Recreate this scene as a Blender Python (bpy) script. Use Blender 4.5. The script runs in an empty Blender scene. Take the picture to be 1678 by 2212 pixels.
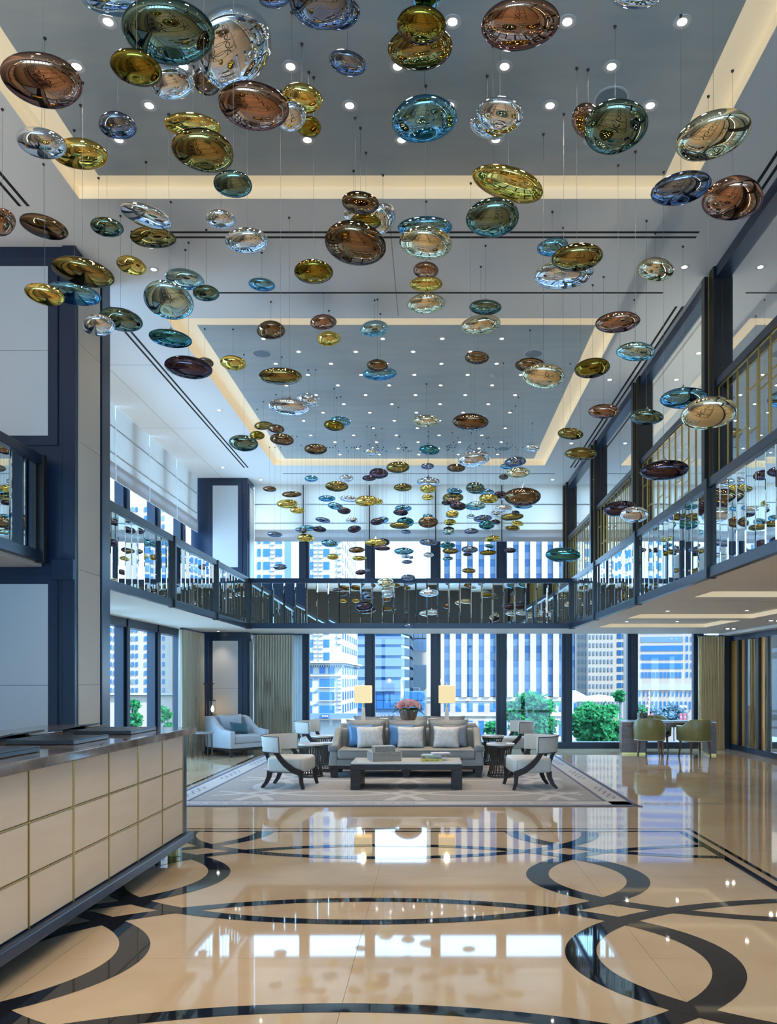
import bpy, bmesh, math, random
import numpy as np
from mathutils import Vector, Matrix

S = bpy.context.scene
COL = S.collection
# ------------------------------------------------------------------ camera
F = 1660.0; VX = 931.0; VY = 1470.0; CH = 1.6          # focal length and vanishing point of the 1678 x 2212 frame, eye height
cam_data = bpy.data.cameras.new('camera'); cam = bpy.data.objects.new('camera', cam_data); COL.objects.link(cam)
cam.location = (0, 0, CH); cam.rotation_euler = (math.pi/2, 0, 0)
cam_data.sensor_fit = 'HORIZONTAL'; cam_data.sensor_width = 36.0
cam_data.lens = F/1678*36.0
cam_data.shift_x = -(VX-839)/1678; cam_data.shift_y = (VY-1106)/1678
cam_data.clip_end = 2000
S.camera = cam
# ------------------------------------------------------------------ sky, sun, exposure
W = bpy.data.worlds.new('sky'); S.world = W; W.use_nodes = True
SKY_COLOR = (0.52, 0.78, 1.0); SKY_STRENGTH = 4.2
bg = W.node_tree.nodes['Background']; bg.inputs[0].default_value = (*SKY_COLOR, 1); bg.inputs[1].default_value = SKY_STRENGTH
sun_d = bpy.data.lights.new('sun', 'SUN'); sun_d.energy = 12.0; sun_d.angle = 0.01; sun_d.color = (1.0, 0.90, 0.75)
sun = bpy.data.objects.new('sun', sun_d); COL.objects.link(sun)
sun.rotation_euler = Vector((-0.9, 0.45, -0.9)).to_track_quat('-Z', 'Y').to_euler()
DOWNLIGHT_W = 19.0; ADDED_UPLIGHT_W_PER_M = 8.6; ADDED_UPLIGHT_COLOR = (1.0, 0.89, 0.74); DOWNLIGHT_COLOR = (1.0, 0.83, 0.62)
S.view_settings.view_transform = 'Standard'; S.view_settings.look = 'None'
S.view_settings.exposure = 1.15; S.view_settings.gamma = 1.0; S.view_settings.use_curve_mapping = False
S.cycles.use_denoising = True
S.cycles.max_bounces = 9; S.cycles.diffuse_bounces = 4; S.cycles.glossy_bounces = 5; S.cycles.transparent_max_bounces = 16
S.cycles.transmission_bounces = 6; S.cycles.sample_clamp_indirect = 6.0; S.cycles.caustics_reflective = False; S.cycles.caustics_refractive = False
S.cycles.use_light_tree = True

# ------------------------------------------------------------------ helpers
def at(x, y, Y):                                   # a pixel and a depth give a point of the place
    return Vector(((x-VX)*Y/F, Y, CH+(VY-y)*Y/F))
def lin(r, g, b):
    f = lambda c: (c/255/12.92) if c/255 <= 0.04045 else ((c/255+0.055)/1.055)**2.4
    return (f(r), f(g), f(b))
MATS = {}
def mat(name, color, rough=0.5, metal=0.0, **k):
    if name in MATS: return MATS[name]
    m = bpy.data.materials.new(name); m.use_nodes = True; MATS[name] = m
    nt = m.node_tree; b = nt.nodes['Principled BSDF']
    b.inputs['Base Color'].default_value = (*color, 1); b.inputs['Roughness'].default_value = rough; b.inputs['Metallic'].default_value = metal
    if 'spec' in k: b.inputs['Specular IOR Level'].default_value = k['spec']
    if 'coat' in k: b.inputs['Coat Weight'].default_value = k['coat']; b.inputs['Coat Roughness'].default_value = 0.02
    if 'emit' in k: b.inputs['Emission Color'].default_value = (*k.get('ecol', color), 1); b.inputs['Emission Strength'].default_value = k['emit']
    if 'noise' in k:                               # (second colour, scale, detail, stretch)
        c2, sc, det, st = k['noise']
        tc = nt.nodes.new('ShaderNodeNewGeometry'); mp = nt.nodes.new('ShaderNodeMapping'); mp.inputs['Scale'].default_value = st
        nz = nt.nodes.new('ShaderNodeTexNoise'); nz.inputs['Scale'].default_value = sc; nz.inputs['Detail'].default_value = det
        rp = nt.nodes.new('ShaderNodeValToRGB'); rp.color_ramp.elements[0].position = 0.35; rp.color_ramp.elements[1].position = 0.68
        rp.color_ramp.elements[0].color = (*color, 1); rp.color_ramp.elements[1].color = (*c2, 1)
        nt.links.new(tc.outputs['Position'], mp.inputs[0]); nt.links.new(mp.outputs[0], nz.inputs[0])
        nt.links.new(nz.outputs[0], rp.inputs[0]); nt.links.new(rp.outputs[0], b.inputs['Base Color'])
        if 'bump' in k:
            bp = nt.nodes.new('ShaderNodeBump'); bp.inputs['Strength'].default_value = k['bump']; bp.inputs['Distance'].default_value = 0.01
            nt.links.new(nz.outputs[0], bp.inputs['Height']); nt.links.new(bp.outputs[0], b.inputs['Normal'])
    return m
def pane_mat(name, tint, refl, rmin=0.03):
    if name in MATS: return MATS[name]
    m = bpy.data.materials.new(name); m.use_nodes = True; MATS[name] = m
    nt = m.node_tree; nt.nodes.clear()
    o = nt.nodes.new('ShaderNodeOutputMaterial'); t = nt.nodes.new('ShaderNodeBsdfTransparent'); g = nt.nodes.new('ShaderNodeBsdfGlossy')
    mx = nt.nodes.new('ShaderNodeMixShader'); fr = nt.nodes.new('ShaderNodeLayerWeight'); fr.inputs[0].default_value = 0.15
    mr = nt.nodes.new('ShaderNodeMapRange'); mr.inputs[3].default_value = rmin; mr.inputs[4].default_value = refl
    t.inputs[0].default_value = (*tint, 1); g.inputs[0].default_value = (0.95, 0.97, 1, 1); g.inputs['Roughness'].default_value = 0.0
    nt.links.new(fr.outputs['Fresnel'], mr.inputs[0]); nt.links.new(mr.outputs[0], mx.inputs[0])
    nt.links.new(t.outputs[0], mx.inputs[1]); nt.links.new(g.outputs[0], mx.inputs[2]); nt.links.new(mx.outputs[0], o.inputs[0])
    return m
def shade_mat(name, color, trans):
    m = bpy.data.materials.new(name); m.use_nodes = True; MATS[name] = m
    nt = m.node_tree; nt.nodes.clear()
    o = nt.nodes.new('ShaderNodeOutputMaterial'); d = nt.nodes.new('ShaderNodeBsdfDiffuse'); t = nt.nodes.new('ShaderNodeBsdfTranslucent')
    mx = nt.nodes.new('ShaderNodeMixShader'); mx.inputs[0].default_value = trans
    d.inputs[0].default_value = (*color, 1); t.inputs[0].default_value = (*color, 1)
    nt.links.new(d.outputs[0], mx.inputs[1]); nt.links.new(t.outputs[0], mx.inputs[2]); nt.links.new(mx.outputs[0], o.inputs[0])
    return m

class MB:
    """collects simple shapes into one mesh"""
    def __init__(s): s.v = []; s.f = []
    def add(s, vs, fs):
        o = len(s.v); s.v += [tuple(p) for p in vs]; s.f += [tuple(i+o for i in f) for f in fs]; return s
    def box(s, x0, y0, z0, x1, y1, z1):
        return s.add([(x0,y0,z0),(x1,y0,z0),(x1,y1,z0),(x0,y1,z0),(x0,y0,z1),(x1,y0,z1),(x1,y1,z1),(x0,y1,z1)],
                     [(0,3,2,1),(4,5,6,7),(0,1,5,4),(1,2,6,5),(2,3,7,6),(3,0,4,7)])
    def prism(s, poly, z0, z1):                    # polygon in xy (counter-clockwise), extruded in z
        n = len(poly)
        return s.add([(x,y,z0) for x,y in poly]+[(x,y,z1) for x,y in poly],
                     [tuple(range(n-1,-1,-1)), tuple(range(n,2*n))]+[(i,(i+1)%n,n+(i+1)%n,n+i) for i in range(n)])
    def prism_xz(s, poly, y0, y1):
        n = len(poly)
        return s.add([(x,y0,z) for x,z in poly]+[(x,y1,z) for x,z in poly],
                     [tuple(range(n)), tuple(range(2*n-1,n-1,-1))]+[(i,n+i,n+(i+1)%n,(i+1)%n) for i in range(n)])
    def tube(s, pts, r, n=8, cap=True):            # r: a number or one radius per point
        pts = [Vector(p) for p in pts]; k = len(pts); rs = r if isinstance(r, (list, tuple)) else [r]*k
        vs = []; fs = []
        d0 = (pts[1]-pts[0]).normalized(); up = Vector((0,0,1)) if abs(d0.z) < 0.9 else Vector((1,0,0))
        for i, p in enumerate(pts):
            d = (pts[min(i+1,k-1)]-pts[max(i-1,0)]).normalized()
            a = d.cross(up).normalized(); b = a.cross(d).normalized()
            for j in range(n):
                t = 2*math.pi*(j+0.5)/n; vs.append(p+a*(rs[i]*math.cos(t))+b*(rs[i]*math.sin(t)))
        for i in range(k-1):
            for j in range(n): fs.append((i*n+j, i*n+(j+1)%n, (i+1)*n+(j+1)%n, (i+1)*n+j))
        if cap: fs += [tuple(range(n-1,-1,-1)), tuple(range((k-1)*n, k*n))]
        return s.add(vs, fs)
    def lathe(s, prof, n=24, c=(0,0,0), cap=True): # prof: (radius, z) from bottom to top
        vs = []; fs = []; k = len(prof)
        for r, z in prof:
            for j in range(n):
                t = 2*math.pi*j/n; vs.append((c[0]+r*math.cos(t), c[1]+r*math.sin(t), c[2]+z))
        for i in range(k-1):
            for j in range(n): fs.append((i*n+j, i*n+(j+1)%n, (i+1)*n+(j+1)%n, (i+1)*n+j))
        if cap: fs += [tuple(range(n-1,-1,-1)), tuple(range((k-1)*n, k*n))]
        return s.add(vs, fs)
    def sweep(s, path, half_w, half_t, wdir):      # a flat bar swept along a path; wdir = its width direction
        wd = Vector(wdir); pts = [Vector(p) for p in path]; k = len(pts); vs = []; fs = []
        for i, p in enumerate(pts):
            d = (pts[min(i+1,k-1)]-pts[max(i-1,0)]).normalized(); nrm = d.cross(wd).normalized()
            ht = half_t[i] if isinstance(half_t, (list,tuple)) else half_t
            for a, b in ((-1,-1),(1,-1),(1,1),(-1,1)): vs.append(p+wd*(half_w*a)+nrm*(ht*b))
        for i in range(k-1):
            for j in range(4): fs.append((i*4+j, i*4+(j+1)%4, (i+1)*4+(j+1)%4, (i+1)*4+j))
        fs += [(3,2,1,0), tuple(range((k-1)*4, k*4))]
        return s.add(vs, fs)
    def mesh(s, name, m, smooth=False, bevel=0.0, seg=2):
        me = bpy.data.meshes.new(name); me.from_pydata(s.v, [], s.f); me.update()
        bm = bmesh.new(); bm.from_mesh(me)
        if bevel:
            bmesh.ops.remove_doubles(bm, verts=bm.verts, dist=1e-5)
            es = [e for e in bm.edges if len(e.link_faces) == 2 and e.calc_face_angle(0) > 0.5]
            bmesh.ops.bevel(bm, geom=es, offset=bevel, segments=seg, affect='EDGES', profile=0.5)
        bmesh.ops.recalc_face_normals(bm, faces=bm.faces); bm.to_mesh(me); bm.free()
        if smooth: me.polygons.foreach_set('use_smooth', [True]*len(me.polygons))
        if m: me.materials.append(m)
        return me
    def build(s, name, m, parent=None, smooth=False, bevel=0.0, seg=2, loc=None):
        return link(name, s.mesh(name, m, smooth, bevel, seg), parent, loc)
def link(name, me, parent=None, loc=None):
    o = bpy.data.objects.new(name, me); COL.objects.link(o)
    if parent is not None: o.parent = parent
    if loc is not None: o.location = loc
    return o
def tag(o, label=None, cat=None, group=None, kind=None):
    if label: o['label'] = label
    if cat: o['category'] = cat
    if group: o['group'] = group
    if kind: o['kind'] = kind
    return o
def thing(name, label, cat, loc=(0,0,0), rz=0.0, group=None):
    o = bpy.data.objects.new(name, None); COL.objects.link(o); o.location = loc; o.rotation_euler = (0,0,rz); o.empty_display_size = 0.1
    return tag(o, label, cat, group)
def struct(name, loc=(0,0,0)):
    o = bpy.data.objects.new(name, None); COL.objects.link(o); o.location = loc; o['kind'] = 'structure'; o.empty_display_size = 0.1; return o
def st(o): o['kind'] = 'structure'; return o
def dup(o, loc=None, rz=None, label=None, group=None, parent=None):
    c = o.copy(); COL.objects.link(c)
    if parent is not None: c.parent = parent
    if loc is not None: c.location = loc
    if rz is not None: c.rotation_euler = (0,0,rz)
    if label: c['label'] = label
    if group: c['group'] = group
    for ch in list(o.children): dup(ch, parent=c)
    return c
def soft(mb_or_me, o, levels=2):
    m = o.modifiers.new('smooth', 'SUBSURF'); m.levels = levels; m.render_levels = levels; return o
def pillow_mesh(name, w, h, t, m, n=12, wr=0.0, seed=0):
    """square cushion standing in xz, thickness along y"""
    rnd = random.Random(seed); mb = MB(); g = {}
    vs = []; fs = []
    for side in (1, -1):
        for i in range(n+1):
            for j in range(n+1):
                u = i/n*2-1; v = j/n*2-1
                pu = u*(1-0.10*(1-v*v)*0.5)*1.0; pv = v*(1-0.10*(1-u*u)*0.5)
                th = (max(0,(1-u**4))*max(0,(1-v**4)))**0.55
                vs.append((pu*w/2*(1-0.04*(1-abs(v))), side*t/2*th*(1+wr*math.sin(7*u+3*v+seed)*0.3), pv*h/2*(1-0.04*(1-abs(u)))))
        o = 0 if side == 1 else (n+1)**2
        for i in range(n):
            for j in range(n):
                q = (o+i*(n+1)+j, o+(i+1)*(n+1)+j, o+(i+1)*(n+1)+j+1, o+i*(n+1)+j+1)
                fs.append(q if side == -1 else q[::-1])
    mb.add(vs, fs); me = mb.mesh(name, m, smooth=True)
    bm = bmesh.new(); bm.from_mesh(me); bmesh.ops.remove_doubles(bm, verts=bm.verts, dist=1e-4); bmesh.ops.recalc_face_normals(bm, faces=bm.faces); bm.to_mesh(me); bm.free()
    return me
def plate(mb, x0, x1, y0, y1, z0, z1, holes):      # slab with rectangular openings
    xs = sorted({x0, x1, *[h[0] for h in holes], *[h[1] for h in holes]}); ys = sorted({y0, y1, *[h[2] for h in holes], *[h[3] for h in holes]})
    for i in range(len(xs)-1):
        for j in range(len(ys)-1):
            cx = (xs[i]+xs[i+1])/2; cy = (ys[j]+ys[j+1])/2
            if any(h[0] < cx < h[1] and h[2] < cy < h[3] for h in holes): continue
            mb.box(xs[i], ys[j], z0, xs[i+1], ys[j+1], z1)
    return mb
def ring(mb, cx, cy, a, b, wa, wb, z, n=96, clip=None):
    """flat elliptical band; clip = (x0, x1, y0, y1) keeps what is inside"""
    def ins(p): return clip is None or (clip[0] <= p[0] <= clip[1] and clip[2] <= p[1] <= clip[3])
    for i in range(n):
        t0 = 2*math.pi*i/n; t1 = 2*math.pi*(i+1)/n
        q = [(cx+a*math.cos(t0), cy+b*math.sin(t0)), (cx+a*math.cos(t1), cy+b*math.sin(t1)),
             (cx+(a-wa)*math.cos(t1), cy+(b-wb)*math.sin(t1)), (cx+(a-wa)*math.cos(t0), cy+(b-wb)*math.sin(t0))]
        if clip:
            if not any(ins(p) for p in q): continue
            q = [(min(max(x, clip[0]), clip[1]), min(max(y, clip[2]), clip[3])) for x, y in q]
        mb.add([(x, y, z) for x, y in q], [(0,1,2,3)])
    return mb
rnd = random.Random(7)

# ------------------------------------------------------------------ materials
M_DARK = mat('dark_bronze_metal', (0.008, 0.021, 0.055), 0.30, 0.0, spec=0.55)
M_BLACK = mat('black_metal', (0.012, 0.012, 0.014), 0.35)
M_MULL = mat('mullion_paint', (0.010, 0.018, 0.040), 0.4)
M_CEIL = mat('ceiling_paint', (0.84, 0.83, 0.81), 0.8)
M_SOFF = mat('soffit_paint', (0.76, 0.74, 0.69), 0.7)
M_COVE = mat('cove_plaster_glow', (0.80, 0.70, 0.52), 0.8, emit=0.16, ecol=(1.0, 0.80, 0.50))  # the cove lighting is put into the plaster as a weak warm glow
M_BLUE = mat('blue_plaster', (0.42, 0.465, 0.48), 0.45, noise=((0.49, 0.515, 0.50), 1.6, 6.0, (1, 3.5, 1)))
M_PALE = mat('pale_wall_panel', (0.56, 0.58, 0.60), 0.55)
M_CREAM = mat('cream_wall_panel', (0.60, 0.57, 0.50), 0.55)
M_WALL = mat('warm_wall', (0.55, 0.48, 0.40), 0.6)
M_WALLG = mat('grey_wall', (0.40, 0.42, 0.44), 0.6)
M_FLOOR = mat('cream_marble', (0.52, 0.375, 0.235), 0.035, noise=((0.60, 0.45, 0.30), 1.3, 9.0, (1, 1, 1)), spec=0.5)
M_INLAY = mat('black_marble', (0.010, 0.012, 0.018), 0.03, spec=0.6)
M_GROUT = mat('floor_grout', (0.35, 0.30, 0.24), 0.6)
M_GLASS = pane_mat('window_glass', (0.64, 0.83, 1.0), 0.9, 0.03)
M_GLASSR = pane_mat('reflective_glass', (0.62, 0.72, 0.76), 0.95, 0.42)
M_MIRROR = mat('mirror', (0.86, 0.93, 0.94), 0.01, 1.0)
M_BRASS = mat('brass', (0.50, 0.34, 0.11), 0.35, 1.0)
M_STEEL = mat('steel', (0.55, 0.56, 0.58), 0.25, 1.0)
M_SHADE = shade_mat('shade_linen', (0.95, 0.88, 0.80), 0.55)
M_SHADEL = shade_mat('shade_linen_left', (0.90, 0.86, 0.82), 0.34)
M_HEM = shade_mat('shade_hem', (0.72, 0.70, 0.70), 0.30)
# ------------------------------------------------------------------ floor
YW = 18.2                                           # far window wall
floor = struct('floor')
st(MB().box(-7.2, -6.2, -0.30, 8.4, YW+0.1, -0.012).build('floor_bed', M_GROUT, floor))
TX, TY = 1.71, 0.925; tile = MB().box(0.001, 0.001, -0.012, TX-0.001, TY-0.001, 0.0).mesh('slab', M_FLOOR)
for i in range(-4, 5):
    for j in range(-7, 15):
        x = -0.44+TX*i; y = 4.42+TY*j
        if y+TY > YW+0.2: 
            MBt = MB().box(0.001, 0.001, -0.012, TX-0.001, YW-y, 0.0); MBt.build('slab', M_FLOOR, floor, loc=(x, y, 0)); continue
        link('slab', tile, floor, (x, y, 0))
BX0, BX1, BY1 = -3.53, 2.615, 8.12                  # inner border of the inlay field
for ci, cx in enumerate((-0.44-3.42, -0.44, -0.44+3.42)):
    for cj, cy in enumerate((-2.98, -1.13, 0.72, 2.57, 4.42, 6.27, 8.12)):
        mb = ring(MB(), cx, cy, 2.2, 1.235, 0.185, 0.10, 0.0012+0.0003*((ci+2*cj) % 4), 128, (BX0, BX1, -4.0, BY1))
        if mb.f: mb.build('inlay_ring', M_INLAY, floor)
for x0, y0, x1, y1 in ((BX0-0.07, -4, BX0, BY1), (BX0-0.2, -4, BX0-0.155, 8.3), (BX1, -4, BX1+0.07, BY1), (2.752, -4, 2.797, 8.3),
                       (BX0-0.07, BY1, BX1+0.07, BY1+0.055), (BX0-0.2, 8.27, 2.797, 8.31)):
    MB().add([(x0,y0,0.0014),(x1,y0,0.0014),(x1,y1,0.0014),(x0,y1,0.0014)], [(0,1,2,3)]).build('inlay_strip', M_INLAY, floor)
MB().add([(-3.72,9.5,0.0014),(-3.66,9.5,0.0014),(-3.66,16.6,0.0014),(-3.72,16.6,0.0014)], [(0,1,2,3)]).build('inlay_strip', M_INLAY, floor)

# ------------------------------------------------------------------ ceiling
ZC = 6.2; ZB = 6.31
COF = [(-3.36, 2.43, 0.4, 7.34), (-3.36, 2.43, 9.76, 16.44)]
ceiling = struct('ceiling')
st(plate(MB(), -7.2, 8.4, -6.2, YW+0.1, ZC, ZC+0.10, COF).build('ceiling_plate', M_CEIL, ceiling))
MB().box(-7.2, -6.2, ZC+0.17, 8.4, YW+0.1, ZC+0.4).build('roof_slab', M_CEIL, ceiling)
for (x0, x1, y0, y1), (bx0, bx1, by0, by1) in zip(COF, ((-3.10, 2.18, 0.75, 7.16), (-3.10, 2.18, 10.18, 16.30))):
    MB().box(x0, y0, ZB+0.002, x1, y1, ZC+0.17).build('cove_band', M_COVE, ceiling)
    cl = MB()                                        # painted faces of the opening
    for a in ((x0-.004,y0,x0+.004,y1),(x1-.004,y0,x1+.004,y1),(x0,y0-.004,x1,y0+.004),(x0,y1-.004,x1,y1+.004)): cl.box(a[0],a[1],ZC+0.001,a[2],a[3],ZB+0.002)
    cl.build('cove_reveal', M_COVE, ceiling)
    MB().box(bx0, by0, ZB-0.004, bx1, by1, ZB+0.004).build('plaster_field', M_BLUE, ceiling)
M_SLOT = mat('air_slot', (0.01, 0.01, 0.012), 0.8)
for x0, y0, x1, y1 in ((-2.95,7.87,2.75,7.90),(-2.95,7.96,2.75,7.99),(-2.6,9.10,2.75,9.13),(-3.3,17.08,2.75,17.11),
                       (3.00,9.45,3.03,16.6),(3.08,9.45,3.11,16.6),(-4.05,9.45,-4.02,16.6),(-3.97,9.45,-3.94,16.6),
                       (3.00,0.5,3.03,7.45),(3.08,0.5,3.11,7.45),(-4.0,0.5,-3.97,7.45),(-3.92,0.5,-3.89,7.45)):
    MB().box(x0, y0, ZC-0.003, x1, y1, ZC+0.001).build('air_slot', M_SLOT, ceiling)
M_JOINT = mat('ceiling_joint', (0.40, 0.41, 0.42), 0.9)
for x0, y0, x1, y1 in ((-0.42,7.4,-0.41,9.7),(-4.75,7.4,-4.744,17.4),(-5.3,11.2,-4.05,11.206),(-5.3,14.0,-4.05,14.006),(2.5,12.6,3.1,12.606)):
    MB().box(x0, y0, ZC-0.0015, x1, y1, ZC+0.001).build('ceiling_joint', M_JOINT, ceiling)

# ------------------------------------------------------------------ walls not in view, and the shell
st(MB().box(-7.4, -6.4, 3.9, 8.6, -6.2, 6.6).build('wall_back', mat('dark_back_wall', (0.09, 0.085, 0.08), 0.6)))
st(MB().box(-7.4, -6.2, -0.3, -7.2, 9.0, 6.6).build('wall_left', M_WALL))
st(MB().box(8.4, -6.2, 3.0, 8.6, YW+0.1, 6.6).build('wall_right', M_WALLG))
w6 = struct('added_window')                              # unseen glazed front added behind the camera to let in fill light
for k in range(11): MB().box(-7.3+1.55*k-0.1, -6.4, 0, -7.3+1.55*k+0.1, -6.2, 3.9).build('mullion', M_MULL, w6)
MB().add([(-7.2,-6.3,0),(8.4,-6.3,0),(8.4,-6.3,3.9),(-7.2,-6.3,3.9)], [(0,1,2,3)]).build('pane', M_GLASS, w6)

# mezzanine slabs
ZS = 2.70
sof_h = [(3.47, 5.68, 7.6, 10.14), (3.47, 5.68, 10.7, 13.6), (3.47, 5.68, 14.1, 15.9), (3.47, 5.68, 4.2, 7.0)]
mez = struct('floor_mezzanine_right')
plate(MB(), 3.0, 8.4, -6.2, YW-0.1, ZS, ZS+0.075, sof_h).build('soffit', M_SOFF, mez)
MB().box(3.0, -6.2, ZS+0.075, 8.4, YW-0.1, 3.0).build('slab', M_SOFF, mez)
for x0, x1, y0, y1 in sof_h:
    m = MB()
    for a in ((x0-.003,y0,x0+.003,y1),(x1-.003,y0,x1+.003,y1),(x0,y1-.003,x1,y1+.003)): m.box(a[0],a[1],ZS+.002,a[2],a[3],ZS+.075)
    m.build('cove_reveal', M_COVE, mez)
    MB().box(x0-0.08, y0-0.08, ZS-0.002, x1+0.08, y0-0.07, ZS+0.001).build('soffit_joint', M_JOINT, mez)
MB().box(6.75, 5.0, ZS-0.06, 7.1, YW-0.15, ZS).build('bulkhead', M_SOFF, mez)
mez = struct('floor_mezzanine_left')
MB().box(-5.5, 9.0, ZS, -3.87, YW-0.1, 3.0).build('slab', M_SOFF, mez)
mez = struct('floor_mezzanine_near')
MB().box(-7.2, -6.2, 2.80, -4.12, 8.13, 3.1).build('slab', M_SOFF, mez)
mez = struct('floor_bridge')
MB().box(-3.87, 16.14, ZS, 3.0, YW-0.1, 3.0).build('slab', M_SOFF, mez)

# ------------------------------------------------------------------ window walls
mx = [-3.0+1.553*k for k in range(-2, 8)]
w1 = struct('window_1'); w2 = struct('window_2')
mull = MB().box(-0.12, 0, 0, 0.12, 0.14, ZC).add([(-0.05,-0.06,0),(0.05,-0.06,0),(0.05,0,0),(-0.05,0,0),(-0.05,-0.06,ZC),(0.05,-0.06,ZC),(0.05,0,ZC),(-0.05,0,ZC)],[(0,1,5,4),(1,2,6,5),(3,0,4,7),(0,3,2,1),(4,5,6,7)]).mesh('mullion', M_MULL)
pane1 = MB().add([(0,0,0.15),(1.313,0,0.15),(1.313,0,2.72),(0,0,2.72)],[(0,1,2,3)]).mesh('pane', M_GLASS)
pane2 = MB().add([(0,0,3.0),(1.313,0,3.0),(1.313,0,ZC),(0,0,ZC)],[(0,1,2,3)]).mesh('pane', M_GLASS)
for i, x in enumerate(mx):
    if -5.7 < x < 8.3: link('mullion', mull, w1, (x, YW-0.05, 0))
    if x+1.553 < 8.4 and x > -5.7:
        link('pane', pane1, w1, (x+0.12, YW, 0)); link('pane', pane2, w2, (x+0.12, YW, 0))
MB().box(-5.5, YW-0.12, 0, 8.4, YW+0.1, 0.15).build('sill', M_MULL, w1)
MB().box(-5.5, YW-0.06, 2.72, 8.4, YW+0.1, 3.02).build('spandrel', M_MULL, w2)
MB().box(-5.5, YW-0.04, 3.0, 8.4, YW+0.06, 3.06).build('sill', M_MULL, w2)
XL = -5.5
w3 = struct('window_3'); w4 = struct('window_4')
mulL = MB().box(-0.10, -0.11, 0, 0.06, 0.11, ZC).box(0.06, -0.04, 0, 0.12, 0.04, ZC).mesh('mullion', M_MULL)
pL1 = MB().add([(0,0,0.15),(0,1.333,0.15),(0,1.333,2.7),(0,0,2.7)],[(0,1,2,3)]).mesh('pane', M_GLASS)
pL2 = MB().add([(0,0,3.0),(0,1.333,3.0),(0,1.333,ZC),(0,0,ZC)],[(0,1,2,3)]).mesh('pane', M_GLASS)
for k in range(-3, 4):
    y = 13.7+1.553*k
    if y < 18.2: link('mullion', mulL, w3, (XL, y, 0))
    if y+1.553 < 18.4: link('pane', pL1, w3, (XL, y+0.11, 0)); link('pane', pL2, w4, (XL, y+0.11, 0))
MB().box(XL-0.1, 9.0, 0, XL+0.12, YW, 0.15).build('sill', M_MULL, w3)
MB().box(XL-0.1, 9.0, 2.55, XL+0.10, YW, 2.72).build('head', M_MULL, w3)
MB().box(XL-0.1, 9.0, 2.72, XL+0.06, YW, 3.06).build('sill', M_MULL, w4)

# roman shades: one per bay
def shade(w, h, folds, name, label, grp, cloth):
    r = thing(name, label, 'shade', group=grp)
    m = MB(); m.box(0, -0.006, 0.20, w, 0.0, h); m.build('cloth', cloth, r)
    m = MB(); m.box(0, -0.016, 0, w, -0.010, 0.28); m.box(0, -0.010, 0.0, w, -0.004, 0.10); m.build('hem', M_HEM, r)
    m = MB()
    for z in folds: m.box(0, -0.014, z, w, -0.006, z+0.022)
    m.build('fold_seam', M_HEM, r)
    return r
for i in range(8):
    x0 = -4.553+1.553*i+0.012; x1 = x0+1.553-0.024
    if i == 0: x0 = -4.14
    where = ['at the left corner column', 'second from the corner column', 'third from the corner column', 'fourth from the corner column', 'fifth, against the black post', 'just past the black post', 'second past the black post', 'third past the black post'][i]
    s = shade(x1-x0, ZC-4.86-0.004, (0.42, 0.86), 'roman_shade', 'white linen roman shade on the far upper windows, '+where, 'roman shades on the far upper windows', M_SHADE)
    s.location = (x0, YW-0.16, 4.86)
for i in range(5):
    y0 = 9.04+1.553*i+0.75+0.012; y1 = min(y0+1.553-0.03, 17.42)
    where = ['beside the near column', 'second from the near column', 'third from the near column', 'second from the corner column', 'beside the corner column'][i]
    s = shade(y1-y0, ZC-4.95-0.004, (0.42, 0.86), 'roman_shade', 'white linen roman shade on the left wall windows, '+where, 'roman shades on the left wall windows', M_SHADEL)
    s.location = (XL+0.20, y0, 4.95); s.rotation_euler = (0, 0, math.pi/2)

# ------------------------------------------------------------------ panelled columns
def framed_panel(parent, x0, x1, z0, z1, y, split=None, fr=0.05):      # on a face looking towards -y
    MB().box(x0-fr*2, y-0.022, z0-fr*2, x1+fr*2, y, z1+fr*2).build('panel_frame', M_DARK, parent, bevel=0.004, seg=1)
    if split is None: MB().box(x0, y-0.028, z0, x1, y-0.02, z1).build('wall_panel', M_PALE, parent)
    else:
        MB().box(x0, y-0.028, z0, x1, y-0.02, split-0.002).build('wall_panel', M_PALE, parent)
        MB().box(x0, y-0.028, split+0.002, x1, y-0.02, z1).build('wall_panel', M_PALE, parent)
c = struct('column_left')
MB().box(-7.2, 8.15, 0, -3.77, 8.97, ZC).build('shaft', M_DARK, c)
framed_panel(c, -6.6, -4.05, 4.19, 5.98, 8.15, 5.09)
framed_panel(c, -6.6, -4.05, 0.35, 2.62, 8.15, 1.55)
MB().box(-4.0, 8.09, 2.66, -3.765, 8.15, 2.88).build('band', M_DARK, c, bevel=0.006)
MB().box(-3.90, 8.12, 0, -3.76, 8.15, ZC).build('edge_strip', M_DARK, c, bevel=0.006)
for z0, z1 in ((0.2, 1.55), (1.554, 2.78), (2.784, 4.15), (4.154, 5.2), (5.204, 6.1)):
    MB().box(-3.77, 8.20, z0, -3.755, 8.72, z1).build('wall_panel', M_CREAM, c)
MB().box(-3.77, 8.74, 0, -3.74, 8.96, ZC).build('edge_strip', M_DARK, c, bevel=0.006)
c = struct('column_corner')
MB().box(-5.45, 17.45, 0, -4.17, 18.1, ZC).build('shaft', M_DARK, c)
framed_panel(c, -4.95, -4.38, 4.17, 6.02, 17.45); framed_panel(c, -4.95, -4.38, 0.25, 2.50, 17.45, 1.42)
for z0, z1 in ((3.2, 6.02), (0.25, 2.5)):
    MB().box(-4.17, 17.52, z0-0.06, -4.155, 18.05, z1+0.06).build('panel_frame', M_DARK, c)
    MB().box(-4.156, 17.60, z0, -4.145, 17.98, z1).build('wall_panel', M_PALE, c)

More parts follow.
